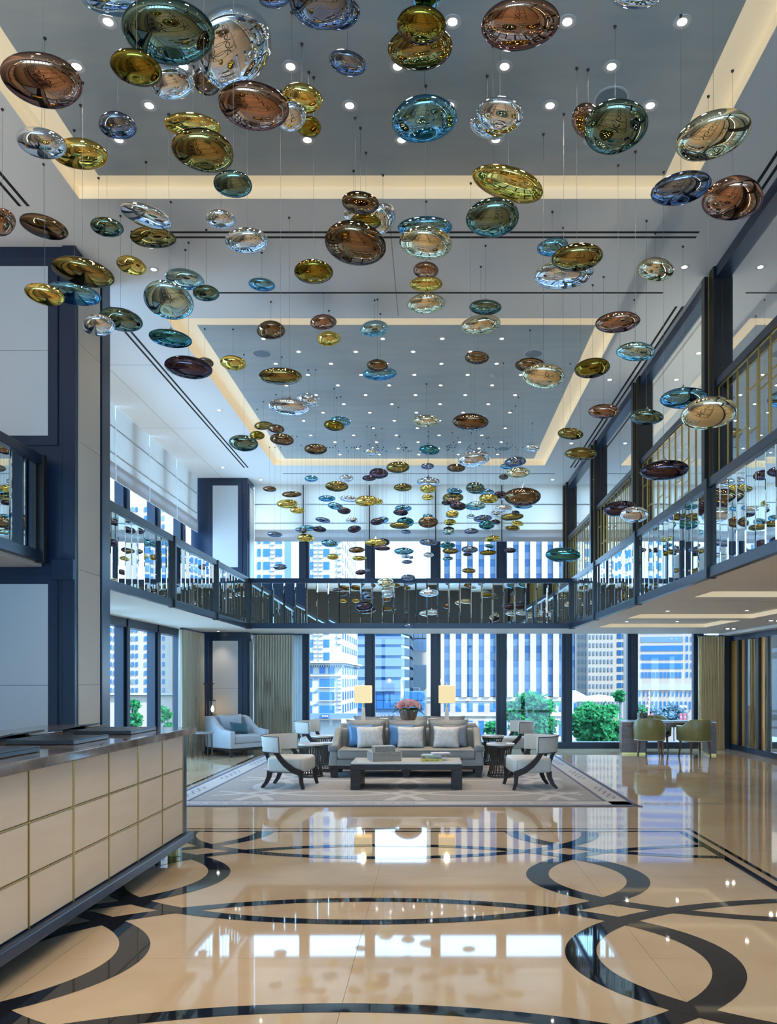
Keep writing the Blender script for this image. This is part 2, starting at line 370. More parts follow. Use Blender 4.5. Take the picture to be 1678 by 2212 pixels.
# ------------------------------------------------------------------ balustrades with bevelled mirror slats
def slat_mesh(w, h):
    b = 0.016; t = 0.006
    sec = [(-w/2, 0), (-w/2, -t*0.35), (-w/2+b, -t), (w/2-b, -t), (w/2, -t*0.35), (w/2, 0)]
    m = MB(); n = 6; hb = 0.03
    m.add([(x, y, 0) for x, y in sec]+[(x, y, h) for x, y in sec],
          [tuple(range(n)), tuple(range(2*n-1, n-1, -1))]+[(i, n+i, n+(i+1)%n, (i+1)%n) for i in range(n)])
    return m.mesh('mirror_slat', M_MIRROR)
def balustrade(label, p0, rz, L, posts, zb, h, pitch=0.215, name='balustrade', skip=()):
    """runs along local +x from p0, mirrors facing local -y"""
    r = thing(name, label, 'balustrade', p0, rz)
    MB().box(0, -0.03, 0, L, 0.04, 0.11).build('bottom_rail', M_DARK, r, bevel=0.004, seg=1)
    MB().box(0, -0.035, h-0.10, L, 0.045, h).build('top_rail', M_DARK, r, bevel=0.006, seg=1)
    MB().box(0, 0.012, 0.11, L, 0.03, h-0.10).build('backing', M_BLACK, r)
    pm = MB().box(-0.035, -0.055, -0.01, 0.035, 0.05, h).mesh('post', M_BLACK, bevel=0.004)
    for x in posts: link('post', pm, r, (x, 0, 0))
    sm = slat_mesh(pitch-0.004, h-0.215); n = int(L/pitch)
    off = (L-n*pitch)/2
    for i in range(n):
        if i in skip: continue
        o = link('mirror_slat', sm, r, (off+(i+0.5)*pitch, 0.008, 0.113)); o.rotation_euler = (rnd.uniform(-.004,.004), 0, rnd.uniform(-.02,.02))
    return r
balustrade('mirrored balustrade along the left gallery, between left column and corner', (-3.83, 8.98, 2.69), math.pi/2, 7.10, (0.03, 2.4, 4.7, 7.07), 2.69, 1.05).rotation_euler = (0, 0, math.pi/2)
balustrade('mirrored balustrade crossing the far bridge before the windows', (-3.83, 16.10, 2.69), 0, 6.79, (0.03, 6.76), 2.69, 1.05, 0.23)
balustrade('mirrored balustrade climbing the right gallery edge from bridge to near post', (2.96, 16.10, 2.69), -math.pi/2, 13.0, (0.03, 2.3, 5.1, 7.95, 10.9), 2.69, 1.05)
balustrade('short mirrored balustrade left of the tall near column', (-4.08, 2.6, 2.84), math.pi/2, 5.46, (0.03, 5.42), 2.84, 1.11, 0.25)
# right gallery: black posts, header, brass screen and reflective glass
gl = struct('window_5')
MB().box(3.16, -4, 6.07, 3.30, YW-0.1, ZC).build('header', M_DARK, gl)
pY = [2.35, 5.44, 8.53, 11.6, 14.7, 17.8]
for y in pY:
    MB().box(3.135, y, 3.0, 3.235, y+0.17, ZC).box(3.235, y+0.02, 3.0, 3.35, y+0.19, ZC).build('post', M_BLACK, gl)
    MB().box(3.08, y+0.13, 3.0, 3.125, y+0.23, ZC-0.05).build('post_fin', M_BLACK, gl)
    MB().box(3.126, y+0.10, 3.0, 3.133, y+0.13, ZC-0.02).build('brass_line', M_BRASS, gl)
bar = MB().box(-0.008, -0.008, 0, 0.008, 0.008, 1.86).mesh('brass_bar', M_BRASS)
for k in range(len(pY)-1):
    y0 = pY[k]+0.2; y1 = pY[k+1]
    if y1 < 4: continue
    MB().add([(3.24,y0,3.0),(3.24,y1,3.0),(3.24,y1,6.07),(3.24,y0,6.07)],[(0,1,2,3)]).build('pane', M_GLASSR, gl)
    r = thing('brass_screen', 'brass lattice screen above the right balustrade, '+['', 'nearest the frame edge', 'between the first and second black posts', 'between the second and third black posts', 'beside the far windows'][k], 'screen', (3.19, y0, 3.0), 0, 'brass screens on the right gallery')
    MB().box(-0.03, 0, 1.86, 0.03, y1-y0, 1.94).build('top_rail', M_DARK, r)
    n = int((y1-y0)/0.26)
    for i in range(n+1): link('brass_bar', bar, r, (0, 0.01+i*(y1-y0-0.02)/n, 0))
    m = MB(); cr = random.Random(k)
    for i in range(n):
        z = cr.choice((0.9, 1.15, 1.35, 1.5)); a = i*(y1-y0-0.02)/n
        m.box(-0.007, a, z, 0.007, a+(y1-y0-0.02)/n, z+0.014)
    m.box(-0.008, 0, 1.845, 0.008, y1-y0, 1.86); m.build('cross_bar', M_BRASS, r)

# ------------------------------------------------------------------ right glazed partition on the lower floor
XR = 7.05
M_WOOD = mat('oak_panel', (0.70, 0.33, 0.085), 0.45, noise=((0.80, 0.43, 0.13), 6.0, 6.0, (9, 9, 0.6)))
d1 = struct('door_1')
MB().box(6.80, 17.98, 0, XR-0.07, YW-0.06, ZS).build('corner_post', M_MULL, d1)
st(MB().box(XR+0.5, -6.2, 0, XR+0.7, YW, 2.7).build('wall_right_lower', mat('lounge_wall', (0.20, 0.12, 0.07), 0.6)))
MB().box(XR-0.06, 4, 2.52, XR+0.08, YW-0.1, 2.70).build('head_rail', M_DARK, d1)
MB().box(XR-0.06, 4, 0, XR+0.08, YW-0.1, 0.12).build('base_rail', M_DARK, d1)
pm = MB().box(-0.07, -0.05, 0.12, 0.07, 0.05, 2.52).mesh('post', M_BLACK); ym = [18.12, 17.5, 16.45, 15.3, 13.4, 11.5, 9.6, 7.7, 5.8]
for y in ym: link('post', pm, d1, (XR, y, 0))
pn = MB().box(-0.03, -0.02, 0.12, 0.03, 0.02, 2.52).mesh('stile', M_BLACK)
for y in (17.2, 16.05, 14.6, 12.7, 10.8): link('stile', pn, d1, (XR, y, 0))
for a, b in ((17.56, 18.06), (17.23, 17.44), (16.24, 16.40), (15.0, 15.26), (12.95, 13.35), (11.0, 11.45), (8.0, 9.5)):
    MB().box(XR, a, 0.12, XR+0.03, b, 2.52).build('wood_panel', M_WOOD, d1)
for a, b in ((15.36, 16.02), (16.50, 17.17), (16.07, 16.24), (14.62, 15.0), (13.45, 14.58), (11.55, 12.68), (9.65, 10.78)):
    MB().add([(XR,a,0.12),(XR,b,0.12),(XR,b,2.52),(XR,a,2.52)],[(0,1,2,3)]).build('pane', M_GLASSR, d1)

# ------------------------------------------------------------------ added uplights on the galleries, put in to brighten the ceiling
def uplight(x, y, z, L, rz, label, k=1.0):
    r = thing('added_uplight_strip', label, 'uplight', (x, y, z), rz, 'added linear uplights on the gallery floors')
    MB().box(-L/2,-0.07,0,L/2,-0.05,0.10).box(-L/2,0.05,0,L/2,0.07,0.10).box(-L/2,-0.05,0,L/2,0.05,0.03).build('housing', M_DARK, r)
    ld = bpy.data.lights.new('uplight', 'AREA'); ld.shape = 'RECTANGLE'; ld.size = L-0.1; ld.size_y = 0.08; ld.energy = ADDED_UPLIGHT_W_PER_M*L*k; ld.color = ADDED_UPLIGHT_COLOR
    o = bpy.data.objects.new('added_uplight_lamp', ld); COL.objects.link(o); o.parent = r; o.location = (0,0,0.06); o.rotation_euler = (math.pi,0,0)
uplight(-4.9, 13.2, 3.0, 8.0, math.pi/2, 'added linear uplight on the left gallery floor', 0.25)
uplight(-0.4, 17.3, 3.0, 6.0, 0, 'added linear uplight on the bridge floor', 0.05)
uplight(4.3, 9.0, 3.0, 14.0, math.pi/2, 'added linear uplight on the right gallery floor')
uplight(-4.9, 1.5, 3.1, 11.0, math.pi/2, 'added linear uplight on the near left gallery floor', 0.5)

# ------------------------------------------------------------------ downlights
M_LAMP = mat('lamp_glow', (1, 0.95, 0.88), 0.5, emit=22.0, ecol=(1.0, 0.93, 0.84))
M_TRIM = mat('downlight_trim', (0.62, 0.62, 0.62), 0.4)
trim_me = MB().lathe([(0.052,-0.004),(0.064,-0.004),(0.066,0.0),(0.052,0.0)], 20, cap=False).mesh('trim_ring', M_TRIM)
lamp_me = MB().lathe([(0.0,-0.001),(0.034,-0.001)], 18, cap=False).mesh('lamp_disc', M_LAMP)
can_me = MB().lathe([(0.034,-0.0012),(0.052,-0.0025)], 20, cap=False).mesh('reflector', mat('reflector', (0.75,0.74,0.72), 0.3))
n_dl = 0
def downlight(x, y, z, label, group, power=1.0, scale=1.0):
    global n_dl
    r = thing('downlight', label, 'downlight', (x, y, z-0.0005), 0, group); r.scale = (scale, scale, 1)
    link('trim_ring', trim_me, r); link('reflector', can_me, r); link('lamp', lamp_me, r)
    if power:
        ld = LD if power == 1.0 else LD2
        o = bpy.data.objects.new('lamp_light', ld); COL.objects.link(o); o.parent = r; o.location = (0, 0, -0.02)
    return r
LD = bpy.data.lights.new('downlight', 'SPOT'); LD.energy = DOWNLIGHT_W; LD.color = DOWNLIGHT_COLOR; LD.spot_size = math.radians(95); LD.spot_blend = 0.7; LD.shadow_soft_size = 0.05
LD2 = bpy.data.lights.new('downlight_small', 'SPOT'); LD2.energy = DOWNLIGHT_W*0.6; LD2.color = DOWNLIGHT_COLOR; LD2.spot_size = math.radians(100); LD2.spot_blend = 0.8; LD2.shadow_soft_size = 0.05
ordw = ['first', 'second', 'third', 'fourth', 'fifth', 'sixth', 'seventh', 'eighth', 'ninth', 'tenth', 'eleventh', 'twelfth', 'thirteenth', 'fourteenth', 'fifteenth', 'sixteenth']
for r in range(4):                                   # near coffer
    y = 5.49+0.40*r
    for k in range(-3, 3):
        x = 0.153+0.82*k-(0.41 if r % 2 else 0)
        if -2.9 < x < 2.0: downlight(x, y, ZB-0.004, 'warm white downlight in near blue coffer, %s row from its far edge, %s from left' % (ordw[3-r], ordw[k+3]), 'downlights in the near coffer')
for y in (1.2, 2.2, 3.2, 4.2):
    for x in (-2.4, -1.0, 0.4, 1.8): downlight(x, y, ZB-0.004, 'downlight in near coffer out of view, %s row from camera, %s from left' % (ordw[int(y-1.2)], ordw[int((x+2.4)/1.4+0.1)]), 'downlights above the frame')
for r in range(14):                                  # far coffer
    y = 10.58+0.417*r; k0 = 0
    for k in range(-3, 3):
        x = 0.153+0.82*k-(0.41 if r % 2 else 0)
        if -2.6 < x < 1.7: downlight(x, y, ZB-0.004, 'small downlight in far blue coffer, %s row from front, %s from left' % (ordw[r], ordw[k0]), 'downlights in the far coffer', 0.6, 0.68); k0 += 1
for x, y, lab in ((at(332,582,8.6).x,8.6,'downlight in the pale ceiling right of the small gold pendant'), (at(1478,577,8.55).x,8.55,'downlight in the pale ceiling beside the nearest black post'),
                  (at(473,886,13.08).x,13.08,'downlight in the left ceiling strip outside the double slot'), (2.72,10.8,'downlight right of the far coffer near its front corner'),
                  (2.73,11.75,'downlight right of the far coffer, second from the front'), (2.72,14.9,'downlight right of the far coffer near its back corner'),
                  (-4.5,16.6,'downlight over the corner column'), (2.78,17.6,'downlight in the ceiling before the black corner post'), (-3.9,17.6,'downlight in ceiling strip beside the corner column')):
    downlight(x, y, ZC, lab, None, 0.6, 0.85)
for x, y, lab in ((4.35,9.6,'downlight in the first tray of the right soffit'), (4.0,13.0,'left downlight in the second tray of the right soffit'), (5.3,12.9,'right downlight in the second tray of the right soffit'),
                  (3.9,15.3,'left downlight in the far tray of the right soffit'), (4.9,15.3,'right downlight in the far tray of the right soffit')):
    downlight(x, y, ZS+0.075, lab, None, 0.6, 0.8)
for x, y, lab in ((4.6,5.6,'added unseen downlight in the nearest tray of the right soffit, left'),(5.4,4.9,'added unseen downlight in the nearest tray of the right soffit, right'),(5.2,8.4,'added unseen downlight in the first tray of the right soffit, second')): downlight(x, y, ZS+0.075, lab, None, 1.0, 0.8)  # extra lamps added out of view to brighten the right soffit and floor
downlight(-4.75, 17.15, ZS, 'downlight washing the corner column under the left gallery', None, 0.6, 0.8)
for x, y, lab in ((6.3, 14.1, 'twin square spotlight in the soffit by the glazed partition, nearer one'), (6.35, 16.3, 'twin square spotlight in the soffit by the glazed partition, farther one')):
    r = thing('twin_spotlight', lab, 'spotlight', (x, y, ZS))
    MB().box(-0.14,-0.06,-0.004,0.14,0.06,0.0).build('frame', M_BLACK, r)
    for s in (-0.065, 0.065): link('lamp', lamp_me, r, (s, 0, -0.004))
    o = bpy.data.objects.new('lamp_light', LD); COL.objects.link(o); o.parent = r; o.location = (0, 0, -0.03); o.rotation_euler = (0, 0.35, 0)
for x, y, lab in ((at(566,763,11.06).x, 11.06, 'round ceiling speaker left in far blue coffer'), (at(1152,763,11.06).x, 11.06, 'round ceiling speaker right in far blue coffer'), (at(1320,215,6.22).x, 6.22, 'round ceiling speaker in the near blue coffer behind teal pendant'), (at(1088,969,15.6).x, 15.6, 'round ceiling speaker far back in far blue coffer')):
    r = thing('ceiling_speaker', lab, 'speaker', (x, y, ZB-0.004))
    MB().lathe([(0.0,-0.004),(0.125,-0.004),(0.125,0)], 28, cap=False).build('grille', mat('speaker_grille', (0.20,0.26,0.31), 0.6), r)
    MB().lathe([(0.125,-0.006),(0.14,-0.006),(0.142,0)], 28, cap=False).build('trim_ring', M_TRIM, r)
r = thing('smoke_detector', 'small round smoke detector at right in far blue coffer', 'detector', (at(1065,809,11.83).x, 11.83, ZB-0.004))
MB().lathe([(0.0,-0.035),(0.03,-0.035),(0.045,-0.02),(0.048,0)], 16, cap=False).build('housing', M_TRIM, r)
r = thing('security_camera', 'black dome security camera under the near left gallery', 'camera', (-3.98-0.35, 7.55, 2.80))
MB().lathe([(0.0,-0.075),(0.03,-0.07),(0.06,-0.045),(0.07,-0.01)], 20, cap=False).build('dome', mat('black_dome',(0.01,0.01,0.012),0.05,coat=1.0), r, smooth=True)
MB().lathe([(0.07,-0.012),(0.078,-0.01),(0.08,0.0)], 20, cap=False).build('base', M_TRIM, r)
# ------------------------------------------------------------------ glass pebble pendants
# crop origin and scale, then (x, y, width, height, tilt, colour[, b = hangs behind, n = with a metal neck]) measured in that crop
CROPS = [
((0,0,2.9964), """275 525 520 380 22 copper|795 0 530 236 3 silverblue|1090 205 612 450 12 green|1510 312 510 555 15 silver b|885 440 335 260 25 olive|1115 540 280 240 10 silver b|1345 520 190 200 20 smoke bb|1640 690 450 335 15 copper|762 815 250 185 15 steel|270 925 335 212 15 silver|520 1000 360 215 10 gold b|1250 815 365 180 8 gold b|1318 980 410 300 13 bronzegold|1510 1193 250 182 15 green"""),
((560,0,2.9964), """95 5 190 104 0 steel|400 0 420 165 0 steel|515 85 275 225 -10 steel b|570 410 245 172 15 steel|1080 -15 190 74 0 blue|1048 168 335 262 3 olive|1045 316 410 300 -3 bronzegold b|1684 160 503 362 -13 copper|275 640 265 205 18 gold b|210 757 186 200 10 silver b|320 820 165 145 18 olive bb|1068 772 420 325 -10 blue|1558 745 288 252 5 silver|1475 830 230 160 20 silver b|1612 1190 474 262 17 gold"""),
((1118,0,2.9964), """760 -5 300 142 0 silver|455 790 210 240 -25 copper b|630 822 412 364 -22 green|1265 875 490 352 -25 palegold|1056 1224 412 238 -18 steel|1390 1290 412 290 -14 copper b"""),
((0,400,2.9964), """15 240 178 178 22 copper|282 270 320 178 20 bronze|692 270 222 132 12 green|945 200 340 175 18 silver|992 340 300 146 6 bronzegold b|1430 220 190 136 10 silver|1600 360 282 168 5 silver|852 520 190 134 20 gold|535 565 412 212 17 bronzegold|480 702 368 142 12 blue b|290 710 255 148 15 gold|1200 610 250 145 12 aqua b|1092 745 340 252 20 aqua|1335 700 175 106 8 green b|638 908 222 140 5 silver|780 872 286 162 15 green b|1105 992 286 124 10 teal n|1220 1182 306 152 8 plum|1325 1150 112 72 10 smoke b|1508 1152 178 100 8 gold"""),
((560,400,2.9964), """655 118 235 156 10 bronze|800 215 170 200 25 silver bb|610 190 130 110 10 silver bb|690 235 200 110 5 olive b|620 380 402 286 8 bronze|352 560 252 166 5 olive|15 645 180 90 8 blue|1075 278 345 152 0 blue b|1075 372 345 222 5 palegold|1512 215 352 258 -8 green|1078 550 166 112 0 copper b|1080 643 208 106 -3 gold|1080 767 245 138 -5 palegold|415 887 166 106 -5 copper|450 993 158 96 0 gold|75 940 188 120 3 bronze|746 930 190 108 -5 aqua|1464 790 212 100 0 green n|1434 905 252 136 -10 palegold b|1410 1118 156 88 0 bronze|765 1168 142 82 0 bronze n|783 1222 216 90 0 blue b"""),
((1118,400,2.9964), """224 402 198 124 -12 blue b|383 472 336 190 -8 bronzegold|298 576 392 200 -8 silver b|890 546 246 150 0 palegold|650 887 290 146 -8 copper|762 1078 252 126 0 aqua|485 1185 230 132 -8 olive|80 1165 200 100 0 bronze b"""),
((460,800,4.195), """612 58 398 162 3 bronzegold|690 328 378 160 6 silver n|862 268 222 118 8 silver bn|458 500 174 80 -3 bronzegold b|570 530 156 82 8 bronze|400 588 132 80 5 olive b|280 662 268 150 5 green|622 627 216 112 8 bronze|930 714 210 98 2 bronze|1156 460 184 86 8 blue b|1097 502 186 102 8 olive|1438 736 126 76 0 silver|1678 880 208 104 0 bronzegold|1500 936 178 96 0 plum b|1416 977 130 56 0 plum|890 980 125 60 0 blue|1210 980 134 72 0 silver|1120 1052 210 56 4 bronzegold n|513 1076 130 54 3 bronze n|717 1124 178 56 0 bronze n|672 1210 186 82 0 gold"""),
((860,800,4.195), """255 460 246 110 0 palegold|657 468 332 156 0 bronze|280 722 186 90 3 teal|686 800 296 152 -8 silver|523 886 172 78 0 bronze b|267 870 116 58 0 steel|1215 702 130 76 0 silver|1062 830 204 92 -6 steel bn|985 870 120 52 0 blue bb|1090 928 206 98 -4 palegold|955 966 86 52 0 smoke b|1315 50 374 226 0 palegold|1558 577 232 110 3 bronzegold n|1652 756 300 124 0 bronzegold"""),
((540,1020,5.593), """567 460 176 84 4 gold|928 317 212 78 0 blue|1187 322 216 82 4 silver b|1030 410 190 92 10 blue b|1135 466 162 84 4 plum|1412 348 272 130 0 gold|1545 352 120 78 4 gold b|880 578 182 64 10 steel|1230 578 148 76 0 silver|1535 598 172 88 -5 plum|1600 576 156 80 -5 blue b|620 700 142 68 8 steel|700 675 180 72 5 blue b|840 690 176 76 8 plum n|1260 688 160 90 -8 plum|300 750 182 70 5 steel n|670 795 210 102 3 gold|962 860 206 96 5 blue n|1290 940 200 80 -3 bronze|1000 1020 142 74 0 gold|1318 1040 170 62 0 gold|367 1145 172 72 0 steel|1335 1210 130 66 -4 plum|1412 1190 72 46 0 steel b|1518 850 262 92 0 gold n|1610 845 160 96 5 plum b|1592 918 200 66 3 plum"""),
((840,1020,5.593), """164 184 216 100 0 bronzegold|475 118 286 112 0 silver bn|473 200 202 100 0 gold|470 302 142 74 0 gold|175 436 202 84 0 blue b|140 486 180 84 3 plum|195 602 206 118 0 teal bn|130 645 246 86 3 bronzegold|207 720 120 54 4 steel|470 530 126 56 0 blue b|475 602 236 138 0 bronze n|793 228 188 76 4 blue|775 308 266 70 0 bronzegold b|780 340 160 56 3 copper|700 368 136 66 0 plum b|833 410 200 104 3 plum|765 504 162 84 0 gold|760 530 150 50 0 blue b|735 605 150 80 0 gold|722 690 138 64 0 plum bn|725 722 152 74 0 aqua|1045 192 222 146 0 green n|1150 236 242 78 3 blue b|1205 318 238 116 0 gold n|1345 270 150 90 0 plum bn|1350 310 110 64 0 silver bb|1060 400 216 94 4 aqua|1015 426 200 70 4 teal b|988 535 112 56 0 silver n|1135 560 230 84 -6 steel|1180 640 196 108 0 teal n|1288 602 122 60 4 plum bn|995 712 180 72 -3 steel|1382 436 212 82 0 silver|1298 502 146 72 0 silver bn|1616 298 460 234 0 bronze n|1616 408 228 72 0 blue b|1485 540 286 90 -5 bronzegold|1528 486 98 44 0 plum bn|1550 620 156 72 4 gold b|1490 676 178 64 3 olive|475 850 216 84 3 steel|475 1000 130 64 3 silver|708 886 192 78 0 teal n|745 952 202 74 0 bronzegold|712 1044 128 52 -5 blue|977 936 200 88 0 steel n|947 994 116 44 0 plum b|1252 803 196 74 -8 gold n|1213 894 126 50 10 blue|1197 974 212 66 -2 olive n|1466 944 142 64 0 plum|963 1190 166 62 0 bronzegold n|183 955 240 90 0 blue n|200 1018 120 54 0 silver b|265 1030 62 40 0 steel bb|217 1084 132 52 0 steel"""),
((520,1220,2.2676), """820 62 72 30 0 steel|708 88 82 48 0 palegold|716 130 54 26 0 silver|615 140 46 20 0 steel|605 203 92 46 0 plum|478 122 54 18 0 smoke|920 138 94 36 0 silver n|822 297 48 14 0 steel"""),
((1040,1000,5.593), """985 1112 426 178 0 teal"""),
((1160,800,3.239), """465 288 216 104 -5 copper|765 328 236 112 0 green n|1020 196 344 152 -6 blue bn|1198 298 390 236 -10 palegold|885 700 342 146 -5 plum n|580 970 240 112 -5 plum bn|680 1010 202 108 0 silver n"""),
]
TINT = {'silver':(.84,.84,.85), 'silverblue':(.60,.72,.84), 'steel':(.25,.28,.37), 'bronze':(.27,.165,.085), 'copper':(.46,.25,.16), 'gold':(.86,.62,.16), 'palegold':(.88,.78,.54),
        'bronzegold':(.36,.26,.08), 'olive':(.30,.21,.02), 'teal':(.08,.29,.32), 'blue':(.22,.46,.58), 'aqua':(.50,.68,.66), 'smoke':(.18,.15,.13), 'plum':(.105,.075,.105), 'green':(.20,.26,.19)}
EDGE = {'silver':(.50,.62,.80), 'silverblue':(.25,.45,.75), 'steel':(.10,.18,.40), 'bronze':(.06,.07,.14), 'copper':(.09,.09,.20), 'gold':(.42,.30,.02), 'palegold':(.42,.46,.34),
        'bronzegold':(.12,.14,.12), 'olive':(.09,.08,.03), 'teal':(.01,.22,.34), 'blue':(.02,.26,.55), 'aqua':(.08,.42,.66), 'smoke':(.06,.06,.08), 'plum':(.05,.05,.14), 'green':(.02,.17,.27)}
CNAME = {'silver':'silver', 'silverblue':'pale blue silver', 'steel':'steel grey', 'bronze':'smoky bronze', 'copper':'copper brown', 'gold':'gold', 'palegold':'pale gold', 'bronzegold':'bronze gold',
         'olive':'dark amber', 'teal':'deep teal', 'blue':'blue', 'aqua':'aqua', 'smoke':'smoke grey', 'plum':'dark plum', 'green':'dark green'}
def pebble_mesh(kind, tint):
    """unit radius, unit half thickness; profile swells a little off centre like hand-blown glass"""
    r = random.Random(kind*13+5); nu, nv = 40, 22; m = MB(); vs = []; fs = []
    a1, a2, p1, p2 = r.uniform(0.015,0.045), r.uniform(0.01,0.03), r.uniform(0,6.28), r.uniform(0,6.28); ex = r.uniform(0.86, 1.0); sh = r.uniform(-0.10, 0.10); dim = r.uniform(0.0, 0.10)
    for i in range(nv+1):
        ph = -math.pi/2+math.pi*i/nv
        cr = math.cos(ph); sz = math.sin(ph); rr = abs(cr)**ex; zz = math.copysign(abs(sz)**1.03, sz)
        if sz < 0: zz += dim*math.exp(-(rr/0.22)**2)*1.2
        for j in range(nu):
            t = 2*math.pi*j/nu; k = 1+a1*math.cos(2*t+p1)+a2*math.cos(3*t+p2)
            vs.append((rr*k*math.cos(t)+sh*0.25*sz, rr*k*math.sin(t), zz*(1+0.08*math.cos(t+p2)*rr)+sh*0.3*rr*math.cos(t)))
    for i in range(nv):
        for j in range(nu): fs.append((i*nu+j, i*nu+(j+1)%nu, (i+1)*nu+(j+1)%nu, (i+1)*nu+j))
    m.add(vs, fs); me = m.mesh('glass_body', None, smooth=True)
    bm = bmesh.new(); bm.from_mesh(me); bmesh.ops.remove_doubles(bm, verts=bm.verts, dist=1e-4); bmesh.ops.recalc_face_normals(bm, faces=bm.faces); bm.to_mesh(me); bm.free()
    me.materials.append(tint); return me
GM = {}
for k, c in TINT.items(): 
    GM[k] = mat('blown_glass_'+k, c, 0.015, 1.0, coat=0.3)
    GM[k].node_tree.nodes['Principled BSDF'].inputs['Specular Tint'].default_value = (*EDGE[k], 1)      # colour deepens towards the rim, where the glass is thicker
PM = {}
M_CABLE = mat('steel_cable', (0.28, 0.29, 0.30), 0.4, 0.8)
cable_me = MB().tube([(0,0,0),(0,0,1)], 0.0013, 5).mesh('cable', M_CABLE)
cap_me = MB().lathe([(0.0,-0.03),(0.055,-0.03),(0.05,-0.005),(0.03,0.012),(0.012,0.03),(0.004,0.05),(0.0,0.052)], 18, cap=False).mesh('metal_neck', mat('neck_chrome', (0.75,0.75,0.76), 0.08, 1.0), smooth=True)
anchor_me = MB().lathe([(0.0,-0.016),(0.006,-0.016),(0.011,-0.007),(0.012,0.0)], 10, cap=False).mesh('ceiling_anchor', M_BLACK)

items = []
for (ox, oy, sc), txt in CROPS:
    for rec in txt.split('|'):
        p = rec.split(); x, y, w, h, tilt = (float(v) for v in p[:5])
        items.append(dict(x=ox+x/sc, y=oy+y/sc, w=w/sc, h=h/sc, t=math.radians(tilt), c=p[5], fl=p[6] if len(p) > 6 else ''))
def solve(it, Y):
    """oblate pebble at depth Y whose outline in the photograph is the measured ellipse"""
    a, b, t = it['w']/2, it['h']/2, it['t']
    # measured width and height are those of the bounding box: recover the semi axes for this tilt
    c2, s2 = math.cos(t)**2, math.sin(t)**2
    if abs(c2-s2) > 0.2:
        A2 = (a*a*c2-b*b*s2)/(c2*c2-s2*s2); B2 = (b*b*c2-a*a*s2)/(c2*c2-s2*s2)
        if B2 > 0.15*A2 and A2 > 0: a, b = math.sqrt(A2), math.sqrt(B2)
    R = np.array([[math.cos(t), -math.sin(t)], [math.sin(t), math.cos(t)]]); Sg = R@np.diag([a*a, b*b])@R.T      # x right, y down
    X = (it['x']-VX)*Y/F; Z = (VY-it['y'])*Y/F
    J = F/Y*np.array([[1, -X/Y, 0], [0, Z/Y, -1.0]])                        # columns: world x, y, z
    JJ = J@J.T
    lam = np.linalg.eigvals(np.linalg.inv(Sg)@JJ).real; ia = lam.min(); rad = math.sqrt(1/ia)
    Mx = JJ-Sg*ia; ev, evec = np.linalg.eigh(Mx); u = evec[:, 1]; c = max(ev[1], 0)
    view = np.array([X, Y, Z])/np.linalg.norm([X, Y, Z]); Jp = J.T@np.linalg.inv(JJ)
    best = None
    for th in np.linspace(0.30, 0.85, 56):
        s = math.sqrt(c/(1-th*th)); q = Jp@u*s; n2 = q@q
        if n2 > 1: continue
        for sg in (1, -1):
            n = q+sg*view*math.sqrt(1-n2)
            for n in (n, -n):
                val = n[2]-0.25*abs(th-0.46)
                if best is None or val > best[0]: best = (val, th, n)
    if best is None: return rad, 0.4, np.array([0, 0, 1.0])
    return rad, best[1], best[2]
prnd = random.Random(3)
for k, it in enumerate(items):
    D = 0.40*prnd.uniform(0.86, 1.14)
    if it['w'] > 100: D = 0.46*prnd.uniform(0.92, 1.10)
    Y = D*F/it['w']
    dx = it['x']-VX
    if dx < 0: Y = min(Y, 3.45*F/-dx)
    elif dx > 1: Y = min(Y, 2.55*F/dx)
    Y = min(Y, 15.5 if it['y'] < 1245 else 15.75, 4.25*F/max(VY-it['y'], 1))
    it['Y'] = max(Y, 3.4)
for rounds in range(16):                              # keep overlapping pebbles apart in depth
    for i, a in enumerate(items):
        for b in items[i+1:]:
            if abs(a['x']-b['x']) < 0.52*(a['w']+b['w']) and abs(a['y']-b['y']) < 0.52*(a['h']+b['h']):
                ra, rb = a['w']*a['Y']/F/2, b['w']*b['Y']/F/2; need = (ra+rb)*1.06
                fa, fb = a['fl'].count('b'), b['fl'].count('b')
                front, back = (a, b) if fa < fb or (fa == fb and a['y'] > b['y']) else (b, a)
                if back['Y']-front['Y'] < need:
                    mid = (back['Y']+front['Y'])/2; Yb, Yf = mid+need/2, mid-need/2
                    if Yb > 15.75: Yb, Yf = 15.75, 15.75-need
                    top = 4.3*F/max(VY-back['y'], 1)
                    if Yb > top: Yb, Yf = top, top-need
                    back['Y'] = Yb; front['Y'] = max(Yf, 3.2)
def region(it):
    y = it['y']
    if y < 376: return 'against the near blue ceiling'
    if y < 690: return 'against the pale ceiling between coffers'
    if y < 1003: return 'against the far blue ceiling' if 430 < it['x'] < 1215 else ('over the left ceiling strip' if it['x'] < 500 else 'before the black posts')
    if y < 1110: return 'high before the far shades' if it['x'] < 1220 else 'before the right balustrade'
    if y < 1172: return 'low before the far shades' if it['x'] < 1220 else 'before the right balustrade'
    if y < 1243: return 'before the bare upper windows'
    return 'before the bridge balustrade'
byk = {}
for it in items: byk.setdefault((region(it), it['c']), []).append(it)
for (reg, c), L in byk.items():
    L.sort(key=lambda i: i['x']); n = len(L)
    for i, it in enumerate(L):
        if n == 1: w = 'the only %s one' % CNAME[c]
        elif i == 0: w = 'leftmost %s one' % CNAME[c]
        elif i == n-1: w = 'rightmost %s one' % CNAME[c]
        else: w = '%s %s one from left' % (ordw[i], CNAME[c])
        it['lab'] = ('large ' if it['w'] > 100 else '')+'glass pebble pendant, %s %s' % (w, reg)
